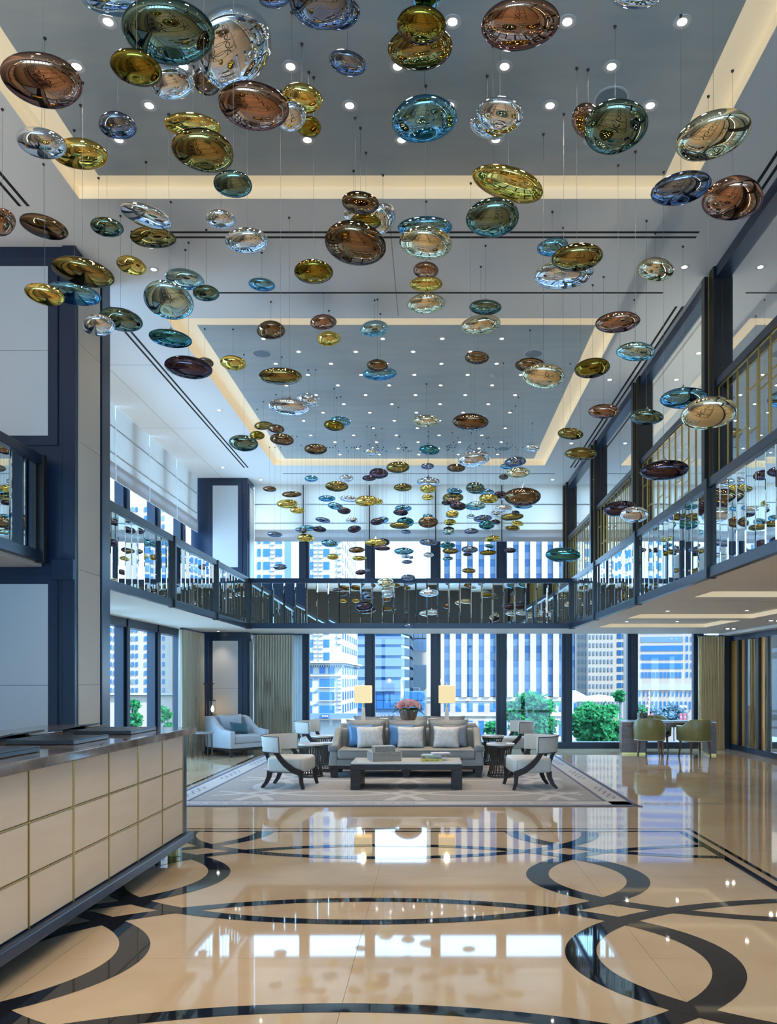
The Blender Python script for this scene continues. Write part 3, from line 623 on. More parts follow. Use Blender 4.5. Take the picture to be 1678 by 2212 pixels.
for k, it in enumerate(items):
    Y = it['Y']; rad, th, n = solve(it, Y); p = at(it['x'], it['y'], Y); kind = k % 7
    key = (kind, it['c'])
    if key not in PM: PM[key] = pebble_mesh(kind, GM[it['c']])
    r = thing('pebble_pendant', it['lab'], 'pendant', p, 0, 'blown glass pebble pendants hanging over the lobby')
    o = link('glass_body', PM[key], r); q = Vector(n).to_track_quat('Z', 'Y'); o.rotation_mode = 'QUATERNION'; o.rotation_quaternion = q; o.scale = (rad, rad, rad*th)
    nv = Vector(n).normalized()
    if 'n' in it['fl']:
        cp = link('metal_neck', cap_me, r, nv*(rad*th*0.97)); cp.rotation_mode = 'QUATERNION'; cp.rotation_quaternion = q; f = rad/0.22; cp.scale = (f, f, f)
    zt = rad*math.sqrt(max(0.02, th*th*nv.z**2+(1-nv.z**2)))*0.9
    Xp, Yp = p.x, p.y
    if any(x0 < Xp < x1 and y0 < Yp < y1 for x0, x1, y0, y1 in ((-3.10, 2.18, 0.75, 7.16), (-3.10, 2.18, 10.18, 16.30))): zc = ZB-0.004
    elif any(x0 < Xp < x1 and y0 < Yp < y1 for x0, x1, y0, y1 in COF): zc = ZB+0.002
    else: zc = ZC
    cb = link('cable', cable_me, r, (0, 0, zt*0.8)); cb.scale = (1, 1, zc-p.z-zt*0.8)
    link('ceiling_anchor', anchor_me, r, (0, 0, zc-p.z))
# ------------------------------------------------------------------ the street outside
GZ = -11.5
M_WSTONE = mat('white_stone', (0.245, 0.175, 0.135), 0.8, noise=((0.22, 0.16, 0.125), 0.12, 4.0, (1, 1, 1)))
M_CSTONE = mat('cream_stone', (0.24, 0.205, 0.18), 0.8)
M_BPANEL = mat('grey_blue_panel', (0.062, 0.09, 0.14), 0.6)
M_SPAN = mat('spandrel_blue', (0.06, 0.095, 0.16), 0.5)
M_PANE = mat('far_pane', (0.014, 0.065, 0.165), 0.2, spec=0.2)
M_PANE2 = mat('far_pane_light', (0.07, 0.11, 0.17), 0.2, spec=0.2)
M_ASPH = mat('street_asphalt', (0.05, 0.055, 0.07), 0.9)
U = {}
def unit(m):
    if m.name not in U: U[m.name] = MB().box(0,0,0,1,1,1).mesh('piece', m)
    return U[m.name]
def pbox(parent, name, m, x0, y0, x1, y1, Y, d):    # a box whose front covers a measured rectangle at depth Y, d deep
    a = at(x0, y1, Y); b = at(x1, y0, Y)
    o = link(name, unit(m), parent, (a.x, Y, a.z)); o.scale = (b.x-a.x, d, b.z-a.z); return o
MB().box(-300, YW+1.5, GZ-0.3, 300, 400, GZ).build('ground_street', M_ASPH)['kind'] = 'structure'
# white office tower with stone piers
b = thing('office_tower', 'white tower with tall stone piers and blue window strips', 'building'); Y = 150
pbox(b, 'wall', M_WSTONE, 921, 1040, 1243, 1600, Y+0.9, 12)
x = 965.4
for k in range(12):
    xc = 965.4+24.8*k
    if xc > 1243: break
    for j in range(13):
        y0 = 1395-31.1*j+31.1*3
        if y0+15.5 < 1060: continue
        pbox(b, 'pane', M_PANE if (k < 5 or (k+j) % 3) else M_PANE2, xc-6, y0, xc+6, y0+15.6, Y+0.45, 0.4)
        if j > 0 or True: pbox(b, 'spandrel', M_SPAN, xc-6, y0-15.5, xc+6, y0, Y+0.35, 0.5)
    for y0, y1 in ((1519, 1537), (1557, 1590)): pbox(b, 'window', M_PANE, xc-6, y0, xc+6, y1, Y-0.05, 0.2)
    pbox(b, 'pier', M_WSTONE, xc+6, 1040, min(xc+18.8, 1243), 1506, Y-0.3, 1.2)
pbox(b, 'pier', M_WSTONE, 921, 1040, 959.4, 1506, Y-0.3, 1.2)
pbox(b, 'band', M_WSTONE, 921, 1506, 1243, 1600, Y, 0.9)
for yy in (1512, 1545): pbox(b, 'string_course', M_CSTONE, 921, yy, 1243, yy+2.2, Y-0.25, 0.3)
# ornate corner block on the left
b = thing('corner_block', 'ornate cream stone corner block with cornice and arched bays', 'building'); Y = 95
pbox(b, 'wall', M_CSTONE, 470, 1030, 737, 1600, Y, 21)
pbox(b, 'cornice', M_CSTONE, 470, 1432, 741, 1437, Y-0.5, 22.6); pbox(b, 'cornice_lip', M_WSTONE, 470, 1428, 745, 1432, Y-1.0, 23.5)
for x0 in range(548, 740, 5): pbox(b, 'dentil', M_CSTONE, x0, 1437, x0+2.4, 1440, Y-0.4, 0.5)
pbox(b, 'band', M_WSTONE, 470, 1458, 738, 1461, Y-0.3, 0.5)
for j in range(14):
    y0 = 1381.5-28.0*j+28
    for x0, x1 in ((556,563),(568.6,582),(595,609),(668,675.5),(699,711.5)): pbox(b, 'window', M_PANE, x0, y0, x1, y0+16, Y-0.08, 0.2)
    for x0, x1 in ((584,593),(677,684),(688,697)):
        for q in range(3): pbox(b, 'quoin', M_WSTONE, x0, y0+q*9-3, x1, y0+q*9+1.6, Y-0.15, 0.3)
pbox(b, 'light_well', M_PANE2, 617, 1030, 628, 1428, Y-0.1, 0.2)
for x0, x1 in ((668,675),(689.5,702),(709,722)): pbox(b, 'window', M_PANE, x0, 1438.5, x1, 1454.5, Y-0.08, 0.2)
for y0, y1 in ((1466,1484),(1495,1513),(1524,1541)):
    for x0, x1 in ((664,674),(690,698.5),(700,713),(714.5,722)): pbox(b, 'window', M_PANE, x0, y0, x1, y1, Y-0.08, 0.2)
    pbox(b, 'sill', M_WSTONE, 688, y1, 724, y1+2, Y-0.3, 0.4); pbox(b, 'plaque', M_SPAN, 677, y1-20, 686, y1-17, Y-0.1, 0.2)
for q in range(26): pbox(b, 'quoin', M_WSTONE, 728, 1384-q*13, 737.6, 1391-q*13, Y-0.15, 0.3)
for q in range(8): pbox(b, 'quoin', M_WSTONE, 729, 1464+q*9, 737.6, 1469+q*9, Y-0.15, 0.3)
xs = (737-VX)*Y/F
for j in range(20):                                 # windows on the receding side
    for q in range(7):
        yy = Y+1.2+q*2.8; z0 = CH+(VY-1541)*Y/F+1.62*j
        if j >= 4: z0 += 1.2
        if z0 < 26: o = link('window', unit(M_PANE), b, (xs-0.05, yy, z0)); o.scale = (0.12, 1.2, 1.05 if j < 4 else 0.8)
pbox(b, 'sign_band', M_BPANEL, 470, 1541.5, 770, 1552.5, Y-1.6, 1.2); pbox(b, 'sign_board', M_PANE, 693.5, 1542.5, 710, 1551, Y-1.75, 0.1)
for q in range(5): pbox(b, 'sign_letter', M_WSTONE, 695+q*2.8, 1545, 697+q*2.8, 1548.5, Y-1.80, 0.05)
# banded office block in the middle
b = thing('banded_office', 'blue grey office block with horizontal ribbon windows and chamfered corner', 'building'); Y = 150
k_ = Y/F
def band(name, m, y0, y1, off):
    z0 = CH+(VY-y1)*k_; z1 = CH+(VY-y0)*k_; e = off
    P = [((764-VX)*k_-e, Y-e), ((866.5-VX)*k_+e*0.4, Y-e), ((884-VX)*(Y+9)/F+e, Y+9), ((884-VX)*(Y+9)/F+e, Y+25), ((764-VX)*k_-e, Y+25)]
    MB().prism(P, z0, z1).build(name, m, b)
band('core', M_PANE, 1300, 1580, 0)
for j in range(8): band('concrete_band', M_BPANEL, 1304+23.6*j, 1304+23.6*j+17.2, 0.45)
band('podium_roof', M_BPANEL, 1487, 1493, 2.0)
for j, x0 in enumerate(range(768, 905, 15)): pbox(b, 'shop_pane', M_PANE, x0, 1494, x0+14, 1512, Y-1.6, 0.3); pbox(b, 'shop_pane', M_PANE, x0, 1513.2, x0+14, 1531, Y-1.6, 0.3)
pbox(b, 'shop_wall', M_SPAN, 764, 1493, 919, 1582, Y-1.2, 3); pbox(b, 'fascia', M_PANE2, 764, 1539, 919, 1551, Y-2.2, 0.8)
fc = bpy.data.curves.new('shop_lettering', 'FONT'); fc.body = 'Block + Schad'; fc.size = 1.05; fc.extrude = 0.02; fc.materials.append(mat('white_lettering', (0.26,0.23,0.21), 0.5))
ft = bpy.data.objects.new('lettering_source', fc); COL.objects.link(ft); bpy.context.view_layer.update()
fm = bpy.data.meshes.new_from_object(ft.evaluated_get(bpy.context.evaluated_depsgraph_get())); bpy.data.objects.remove(ft)
fo = link('shop_lettering', fm, b); fo['kind'] = 'stuff'; p = at(811, 1549, Y-2.25); fo.location = p; fo.rotation_euler = (math.pi/2, 0, 0)
# narrow pale tower between
b = thing('pale_tower', 'narrow pale building with blue corner windows behind the banded block', 'building'); Y = 178
pbox(b, 'wall', M_WSTONE, 868, 1345, 935, 1600, Y, 15)
for y0 in (1352, 1380): 
    for x0 in (894, 903.5, 913): pbox(b, 'window', M_PANE2 if y0 < 1370 else M_PANE, x0, y0, x0+8.5, y0+26, Y-0.2, 0.4)
pbox(b, 'louvre_wall', M_BPANEL, 885, 1436, 922, 1486, Y-0.4, 0.6)
for q in range(7): pbox(b, 'louvre', M_SPAN, 885, 1439+q*6.6, 922, 1440.2+q*6.6, Y-0.6, 0.3)
# two cream blocks to the right
b = thing('grid_office', 'cream stone office block with a fine grid of narrow windows', 'building'); Y = 200
pbox(b, 'wall', M_CSTONE, 1243, 1050, 1470, 1620, Y, 20); pbox(b, 'wing', M_CSTONE, 1270, 1050, 1328, 1620, Y-2.5, 2.6)
wm = MB()
for j in range(24):
    y0 = 1494-17.7*j
    for i in range(4): a = at(1241+7.3*i, y0+10, Y-0.1); wm.box(a.x, Y-0.12, a.z, a.x+0.38, Y+0.1, a.z+1.05)
    for i in range(7): a = at(1273+7.9*i, y0+10, Y-2.6); wm.box(a.x, Y-2.62, a.z, a.x+0.38, Y-2.3, a.z+1.05)
for i in range(14):
    for y0 in (1516,): a = at(1243+8*i, y0+12, Y-2.6); wm.box(a.x, Y-2.62, a.z, a.x+0.5, Y-2.3, a.z+1.5)
o = wm.build('window_grid', mat('far_window_soft', (0.09,0.12,0.165), 0.4), b); o['kind'] = 'stuff'
for j in range(24):
    y0 = 1494-17.7*j
    for x0 in (1333, 1345): pbox(b, 'window', M_PANE, x0, y0-1, x0+9.5, y0+9.5, Y-0.1, 0.2)
b = thing('ribbon_office', 'pale office block with slanting blue ribbon windows and stone base', 'building'); Y = 165
cx = at(1375, 0, Y).x
b.location = (cx, Y, 0); b.rotation_euler = (0, 0, -0.18)
k_ = Y/F
def rb(name, m, x0, y0, x1, y1, d, dd=0.4):
    z0 = CH+(VY-y1)*k_; z1 = CH+(VY-y0)*k_
    o = link(name, unit(m), b, ((x0-1375)*k_, d, z0)); o.scale = ((x1-x0)*k_, dd, z1-z0); return o
rb('wall', M_WSTONE, 1360, 1050, 1520, 1620, 0, 20)
for j in range(20):
    y0 = 1452-19.0*j
    if j == 0:
        for i in range(11): rb('window', M_PANE, 1384+7.8*i, y0, 1389.6+7.8*i, y0+12, -0.08)
    else:
        rb('ribbon_window', M_PANE if j % 4 else M_PANE2, 1384, y0, 1471, y0+11.5, -0.08)
    for x0 in (1477, 1486.5): rb('window', M_PANE, x0, y0, x0+4.6, y0+11, -0.08)
rb('stone_band', M_CSTONE, 1360, 1478, 1520, 1491, -0.25)
for i in range(14):
    rb('window', M_PANE, 1380+8.6*i, 1494, 1383+8.6*i, 1504, -0.08); rb('window', M_PANE, 1380+8.6*i, 1515, 1384+8.6*i, 1532, -0.08)
# block seen through the left windows
b = thing('left_block', 'white block with paired narrow windows beyond the left wall windows', 'building'); Y = 100
pbox(b, 'wall', M_WSTONE, 180, 1020, 372, 1600, Y, 18)
for j in range(22):
    y0 = 1486-18.6*j
    for x0 in (205, 214, 236, 245, 276, 284, 292.5, 312, 321, 341, 350): pbox(b, 'window', M_PANE2 if (j+x0) % 5 == 0 else M_PANE, x0, y0, x0+4.6, y0+9.5, Y-0.1, 0.2)
pbox(b, 'band', M_CSTONE, 180, 1497, 372, 1501, Y-0.5, 0.6)
# trees
M_LEAF = mat('tree_leaf', (0.007, 0.066, 0.020), 0.9, noise=((0.013, 0.088, 0.030), 1.5, 3.0, (1,1,1)), spec=0.05)
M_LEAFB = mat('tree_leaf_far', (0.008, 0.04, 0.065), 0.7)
M_BARK = mat('tree_bark', (0.05, 0.06, 0.07), 0.9)
def tree(label, px, py, w, h, Y, seed, leaf, n=2600, ls=0.16):
    r_ = random.Random(seed); c = at(px, py, Y); W2 = w*Y/F/2; H2 = h*Y/F/2
    t = thing('street_tree', label, 'tree', (c.x, Y, GZ), 0, 'street trees outside the windows')
    m = MB(); zc = c.z-GZ; m.tube([(0,0,0),(0.05*W2,0,zc*0.45),(0.02*W2,0.1,zc-0.75*H2)], [0.22,0.16,0.11], 8)
    m.build('trunk', M_BARK, t)
    br = MB(); tips = []
    for i in range(9):
        a = r_.uniform(0, 6.28); e = r_.uniform(0.1, 1.0); q = (W2*0.75*math.cos(a)*(1-0.4*e), W2*0.5*math.sin(a), zc+H2*(-0.6+1.3*e)); tips.append(q)
        br.tube([(0.02*W2,0.1,zc-0.75*H2), (q[0]*0.45, q[1]*0.5, zc-0.45*H2+0.25*(q[2]-zc)), q], [0.09,0.06,0.03], 6)
    br.build('branch', M_BARK, t)
    lf = MB(); cl = []
    for i in range(24):
        a = r_.uniform(0, 6.28); rr = math.sqrt(r_.random()); e = r_.uniform(-1, 1); s = math.sqrt(max(0.05, 1-e*e*0.8))
        cl.append((W2*0.85*rr*s*math.cos(a), W2*0.6*rr*s*math.sin(a), zc+H2*0.8*e, W2*r_.uniform(0.16, 0.34)))
    vs = []; fs = []
    for i in range(n):
        x0, y0, z0, R_ = cl[i % 24]; d = Vector((r_.gauss(0,1), r_.gauss(0,1), r_.gauss(0,0.55)))*R_*0.6
        p = Vector((x0, y0, z0))+d; u = Vector((r_.gauss(0,1), r_.gauss(0,1), r_.gauss(0,1))).normalized(); v = u.orthogonal().normalized(); s = ls*r_.uniform(0.6, 1.4); k = len(vs)
        vs += [p-u*s, p+v*s*0.5, p+u*s, p-v*s*0.5]; fs.append((k, k+1, k+2, k+3))
    lf.add(vs, fs); me = bpy.data.meshes.new('foliage'); me.from_pydata([tuple(v) for v in vs], [], fs); me.materials.append(leaf)
    o = link('foliage', me, t); o['kind'] = 'stuff'
tree('feathery green tree in the window left of the black corner post', 1150, 1552, 118, 112, 44, 1, M_LEAF, 5200, 0.17)
tree('broad green tree in the window right of the black corner post', 1296, 1566, 128, 100, 42, 2, M_LEAF, 6500, 0.17)
tree('low green tree top just left of the second far klismos chair', 1068, 1585, 46, 60, 50, 3, M_LEAF, 1500, 0.15)
tree('green tree seen through the middle of the left wall windows', 282, 1545, 46, 80, 62, 4, M_LEAF, 2200, 0.2)
tree('green tree seen through the left wall window nearest the curtain', 348, 1560, 46, 70, 60, 5, M_LEAF, 2000, 0.2)
tree('dark bluish tree behind the writing table, left', 1415, 1552, 60, 46, 120, 6, M_LEAFB, 1500, 0.4)
tree('dark bluish tree behind the writing table, right', 1455, 1545, 50, 56, 122, 7, M_LEAFB, 1500, 0.4)
tree('small green tree top at the foot of the ribbon window block', 1384, 1535, 26, 22, 60, 8, M_LEAF, 700, 0.2)
tree('small pale tree before the grid office block', 1340, 1502, 30, 26, 70, 9, M_LEAF, 700, 0.2)
# street furniture
M_WHITE = mat('white_canvas', (0.28, 0.25, 0.22), 0.7); M_RED = mat('red_banner', (0.22, 0.028, 0.045), 0.6)
t = thing('white_canopy', 'long white canopy between the right tree and the grid office', 'canopy', at(1290, 1512, 72))
hw = 58*72/F
MB().prism_xz([(-hw,-0.15),(hw,-0.15),(hw,0.1),(hw*0.3,0.45),(-hw*0.3,0.25),(-hw*0.8,0.9),(-hw,0.3)], 0, 3).build('roof', M_WHITE, t)
for s in (-0.9, -0.3, 0.3, 0.9): MB().tube([(hw*s,0.2,GZ-t.location.z),(hw*s,0.2,0)], 0.06, 8).build('leg', M_STEEL, t)
t = thing('market_umbrella', 'white street umbrella below the tree in the left windows', 'umbrella', (at(285,1580,50).x, 50, GZ))
zt = at(285,1572,50).z-GZ
MB().lathe([(1.6,zt-0.7),(0.8,zt-0.25),(0.05,zt)], 10, cap=False).build('canopy', M_WHITE, t); MB().tube([(0,0,0),(0,0,zt)], 0.04, 8).build('pole', M_STEEL, t)
for px, lab in ((1408, 'single red street banner left of the pair behind the writing table'), (1471, 'left red street banner of the pair behind the writing table'), (1480, 'right red street banner of the pair behind the writing table')):
    t = thing('street_banner', lab, 'banner', at(px, 1549, 90)); s = 90/F
    MB().box(-3.3*s, 0, -8*s, 3.3*s, 0.04, 8*s).build('cloth', M_RED, t); MB().prism_xz([(-2.4*s,0),(-0.8*s,-0.9*s),(0,-1.4*s),(0.8*s,-0.9*s),(2.4*s,0),(0.9*s,0.7*s),(0,1.9*s),(-0.9*s,0.7*s)], -0.02, 0).build('emblem', M_WHITE, t)
    MB().tube([(3.7*s,0.02,GZ-t.location.z),(3.7*s,0.02,9*s)], 0.05, 6).build('pole', M_BLACK, t)
for px, py, lab in ((1475, 1527, 'twin globe street lamp above the pair of red banners'), (1393, 1526, 'globe street lamp left of the striped pole')):
    t = thing('street_lamp', lab, 'street lamp', (at(px,py,95).x, 95, GZ)); z = at(px,py,95).z-GZ
    MB().tube([(0,0,0),(0,0,z-0.3)], 0.09, 8).tube([(-0.28,0,z-0.3),(0.28,0,z-0.3)], 0.05, 6).build('pole', M_BLACK, t)
    for s in (-0.27, 0.27): MB().lathe([(0.02,-0.22),(0.17,-0.14),(0.22,0),(0.17,0.14),(0.02,0.22)], 12, (s,0,z)).build('globe', M_WHITE, t, smooth=True)
t = thing('striped_pole', 'leaning red and white striped pole behind the writing table', 'pole', at(1397, 1560, 55))
p0 = Vector((0,0,-6)); p1 = at(1402, 1487, 55)-t.location
MB().tube([p0, p1], [0.10, 0.045], 8).build('shaft', M_WHITE, t)
for q in range(8):
    a = p1*(q/8.0+0.03); b2 = p1*(q/8.0+0.075); MB().tube([a, b2], 0.095-0.006*q, 8).build('stripe', M_RED, t)
t = thing('flag', 'white flag furled on its pole above the rose vase', 'flag', (at(866,1500,110).x, 110, GZ)); z = at(866,1466,110).z-GZ
MB().tube([(0,0,0),(0,0,z)], 0.05, 6).build('pole', M_STEEL, t)
MB().prism_xz([(0.03,z-0.1),(0.22,z-0.8),(0.42,z-1.9),(0.30,z-2.9),(0.05,z-2.6)], -0.05, 0.05).build('cloth', M_WHITE, t)
# ------------------------------------------------------------------ carpet
M_RUG = mat('carpet', (0.33, 0.315, 0.315), 0.95, noise=((0.38, 0.355, 0.34), 14.0, 4.0, (1,1,1)), spec=0.1)
M_RUGW = mat('carpet_pale_line', (0.50, 0.485, 0.485), 0.95, spec=0.1)
M_RUGN = mat('carpet_navy_line', (0.12, 0.14, 0.21), 0.95, spec=0.1)
RX0, RX1, RY0, RY1 = -3.58, 2.66, 9.76, 16.35; RZ = 0.010
rug = thing('patterned_carpet', 'large pale grey carpet with interlaced white rings under the seating group', 'carpet', (0,0,0))
MB().box(RX0, RY0, 0.0016, RX1, RY1, RZ).build('pile', M_RUG, rug)
MB().box(RX0-0.02, RY0-0.025, 0.0016, RX1+0.02, RY0, RZ+0.001).build('binding', M_RUGN, rug)
clip = (RX0+0.55, RX1-0.55, RY0+0.42, RY1-0.4); z = RZ+0.0008
for i, cx in enumerate((-3.39, -1.36, 0.67, 2.70)):
    for j in range(5):
        m = ring(MB(), cx, 10.02+1.62*j, 1.32, 1.08, 0.15, 0.075, z+0.0002*((i+j) % 2), 80, clip)
        if m.f: m.build('pale_ring', M_RUGW, rug)
m = MB()
def fl(m, x0, y0, x1, y1, zz=z): m.add([(x0,y0,zz),(x1,y0,zz),(x1,y1,zz),(x0,y1,zz)], [(0,1,2,3)])
for d, w in ((0.36, 0.035), (0.02, 0.06)):
    fl(m, RX0+d, RY0+d, RX1-d, RY0+d+w); fl(m, RX0+d, RY1-d-w, RX1-d, RY1-d); fl(m, RX0+d, RY0+d, RX0+d+w, RY1-d); fl(m, RX1-d-w, RY0+d, RX1-d, RY1-d)
m.build('border_line', M_RUGN, rug)
m = MB(); d = 0.08
fl(m, RX0+d, RY0+d, RX1-d, RY0+0.34, z-0.0003); fl(m, RX0+d, RY0+d, RX0+0.34, RY1-d, z-0.0003); fl(m, RX1-0.34, RY0+d, RX1-d, RY1-d, z-0.0003); m.build('border_band', M_RUGW, rug)
for g in range(4):                                   # chains of little navy links
    gx = -3.05+1.97*g
    m = MB()
    for q in range(4): ring(m, gx+0.26*q, RY0+0.20, 0.095, 0.065, 0.016, 0.016, z+0.0004, 28)
    for q in range(5): fl(m, gx-0.165+0.26*q, RY0+0.19, gx-0.095+0.26*q, RY0+0.21, z+0.0004)
    m.build('border_chain', M_RUGN, rug)
for side, x in ((0, RX0+0.2), (1, RX1-0.2)):
    for g in range(3):
        gy = RY0+0.75+2.05*g; m = MB()
        for q in range(4): ring(m, x, gy+0.27*q, 0.062, 0.095, 0.016, 0.016, z+0.0004, 28)
        for q in range(5): fl(m, x-0.012, gy-0.17+0.27*q, x+0.012, gy-0.1+0.27*q, z+0.0004)
        m.build('border_chain', M_RUGN, rug)

# ------------------------------------------------------------------ seating
M_SOFA = mat('grey_velvet', (0.30, 0.305, 0.29), 0.75, noise=((0.335, 0.335, 0.32), 9, 3, (1,1,1)))
M_SOFAD = mat('grey_satin', (0.20, 0.215, 0.225), 0.5, noise=((0.26, 0.27, 0.27), 6, 4, (1,1,1)), bump=0.4)
M_EBONY = mat('dark_stained_wood', (0.024, 0.016, 0.016), 0.45, noise=((0.042, 0.031, 0.028), 10, 4, (1, 1, 8)), spec=0.3)
M_CREAMF = mat('cream_leather', (0.62, 0.60, 0.55), 0.5)
M_PIPE = mat('dark_piping', (0.03, 0.028, 0.03), 0.6)
M_FUR = mat('white_textured_cloth', (0.60, 0.58, 0.56), 0.9, noise=((0.74, 0.72, 0.70), 22, 6, (1,1,1)), bump=0.5)
M_BLUES = mat('blue_satin', (0.10, 0.26, 0.52), 0.35); M_GREYS = mat('grey_lilac_satin', (0.24, 0.25, 0.30), 0.4)
M_MARB = mat('pale_marble_top', (0.66, 0.62, 0.57), 0.15, noise=((0.74, 0.71, 0.67), 5, 6, (1,1,1)))
M_BRONZE = mat('bronze_rod', (0.10, 0.075, 0.06), 0.35, 0.8)
FZ = RZ+0.001                                        # what stands on the carpet

def make_sofa(label, loc, rz):
    s = thing('sofa', label, 'sofa', loc, rz); L = 2.55; D = 0.95
    MB().box(-L/2+0.02, 0.04, 0.135, L/2-0.02, D, 0.19).build('base_rail', M_EBONY, s, bevel=0.006)
    for x in (-L/2+0.09, -0.0, L/2-0.09):
        for y in (0.10, D-0.08): MB().prism_xz([(x-0.045,0),(x+0.045,0),(x+0.07,0.14),(x-0.07,0.14)], y-0.05, y+0.05).build('leg', M_EBONY, s)
    MB().box(-L/2+0.13, 0.03, 0.19, L/2-0.13, D-0.12, 0.30).build('seat_base', M_SOFA, s, bevel=0.015)
    MB().box(-L/2+0.15, 0.0, 0.302, L/2-0.15, D-0.24, 0.465).build('seat_cushion', M_SOFA, s, smooth=True, bevel=0.045, seg=4)
    m = MB(); m.tube([(-L/2+0.2,-0.002,0.445),(L/2-0.2,-0.002,0.445)], 0.006, 6); m.tube([(-L/2+0.2,-0.002,0.325),(L/2-0.2,-0.002,0.325)], 0.006, 6); m.build('piping', M_SOFAD, s)
    for sx in (-1, 1):                               # arms sweep down from the back to the front
        pts = [(0.02,0.19),(D,0.19),(D,0.76),(0.80,0.78),(0.62,0.765),(0.46,0.70),(0.32,0.60),(0.18,0.545),(0.06,0.525),(0.02,0.50)]
        x0, x1 = (-L/2, -L/2+0.15) if sx < 0 else (L/2-0.15, L/2)
        v = [(x0+(0.04 if sx<0 and i>2 else 0), y, zz) for i, (y, zz) in enumerate(pts)]+[(x1-(0.04 if sx>0 and i>2 else 0), y, zz) for i, (y, zz) in enumerate(pts)]; n = len(pts)
        mb = MB().add(v, [tuple(range(n)), tuple(range(2*n-1,n-1,-1))]+[(i, n+i, n+(i+1)%n, (i+1)%n) for i in range(n)])
        mb.build('arm', M_SOFA, s, smooth=True, bevel=0.028, seg=3)
        cx = (x0+x1)/2; MB().box(cx-0.078, 0.0, 0.42, cx+0.078, 0.075, 0.535).build('arm_cuff', M_SOFAD, s, smooth=True, bevel=0.03, seg=3)
    MB().box(-L/2+0.1, D-0.20, 0.19, L/2-0.1, D, 0.76).build('backrest', M_SOFA, s, smooth=True, bevel=0.05, seg=3)
    pm = pillow_mesh('back_cushion', 0.70, 0.49, 0.27, M_SOFAD)
    pip = MB()
    for k in (-1, 0, 1):
        o = link('back_cushion', pm, s, (k*0.70, D-0.34, 0.683)); o.rotation_euler = (-0.16, 0, 0)
    return s
SY = 12.53
sofa = make_sofa('long grey velvet sofa facing the camera across the coffee table', (-0.407, SY, FZ), 0)
make_sofa('second grey velvet sofa facing the windows, its cushions just showing behind', (-0.407, 15.15, FZ), math.pi)
for k, (x, lab) in enumerate(((-1.02,'white textured throw pillow at the left end of the front sofa'),(-0.345,'white textured throw pillow in the middle of the front sofa'),(0.255,'white textured throw pillow at the right end of the front sofa'))):
    o = link('throw_pillow', pillow_mesh('throw_pillow', 0.45, 0.37, 0.16, M_FUR, seed=k), None, (x, SY+0.30, FZ+0.642)); o.rotation_euler = (-0.20, 0.03*(k-1), 0.06*(1-k)); tag(o, lab, 'pillow', 'white throw pillows on the sofa')
for k, (x, m, lab) in enumerate(((-1.18,M_BLUES,'blue satin pillow behind the left white pillow'),(-0.50,M_BLUES,'blue satin pillow behind the middle white pillow'),(0.40,M_GREYS,'grey lilac satin pillow behind the right white pillow'))):
    o = link('satin_pillow', pillow_mesh('satin_pillow', 0.44, 0.38, 0.11, m, seed=9+k), None, (x, SY+0.42, FZ+0.658)); o.rotation_euler = (-0.18, 0, 0); tag(o, lab, 'pillow', 'satin pillows on the sofa')
# coffee table
t = thing('coffee_table', 'low dark wood coffee table with waterfall ends and pale stone top', 'table', (-0.36, 11.16, FZ)); w = 0.81
MB().box(-w+0.005, 0.005, 0.372, w-0.005, 0.745, 0.395).build('top', M_MARB, t)
MB().box(-w, 0, 0.29, w, 0.75, 0.372).build('apron', M_EBONY, t, bevel=0.004)
for s in (-1, 1): MB().box(min(s*w, s*(w-0.145)), 0.0, 0, max(s*w, s*(w-0.145)), 0.75, 0.29).build('leg', M_EBONY, t, bevel=0.004)
TZ = FZ+0.396
def shagreen_box(x, y, z, w, d, h, rz, lab):
    b = thing('lidded_box', lab, 'box', (x, y, z), rz, 'grey boxes on the coffee table'); g = mat('grey_shagreen', (0.25,0.245,0.22), 0.5, noise=((0.31,0.30,0.275),18,5,(1,1,1)))
    MB().box(-w/2,-d/2,0,w/2,d/2,h*0.62).build('body', g, b, bevel=0.003); MB().box(-w/2-0.001,-d/2-0.001,h*0.63,w/2+0.001,d/2+0.001,h).build('lid', g, b, bevel=0.003)
    m = MB()
    for sx in (-1,1):
        for sy in (-1,1): m.box(sx*w/2-0.004,sy*d/2-0.004,0,sx*w/2+0.004,sy*d/2+0.004,h+0.0015)
    m.build('bone_edge', mat('bone_edge', (0.6,0.57,0.5), 0.5), b)
shagreen_box(-0.70, 11.52, TZ, 0.44, 0.34, 0.135, 0.30, 'larger grey shagreen box at left on the coffee table')
shagreen_box(-0.715, 11.55, TZ+0.137, 0.31, 0.24, 0.075, 0.26, 'smaller grey shagreen box stacked on the larger one')
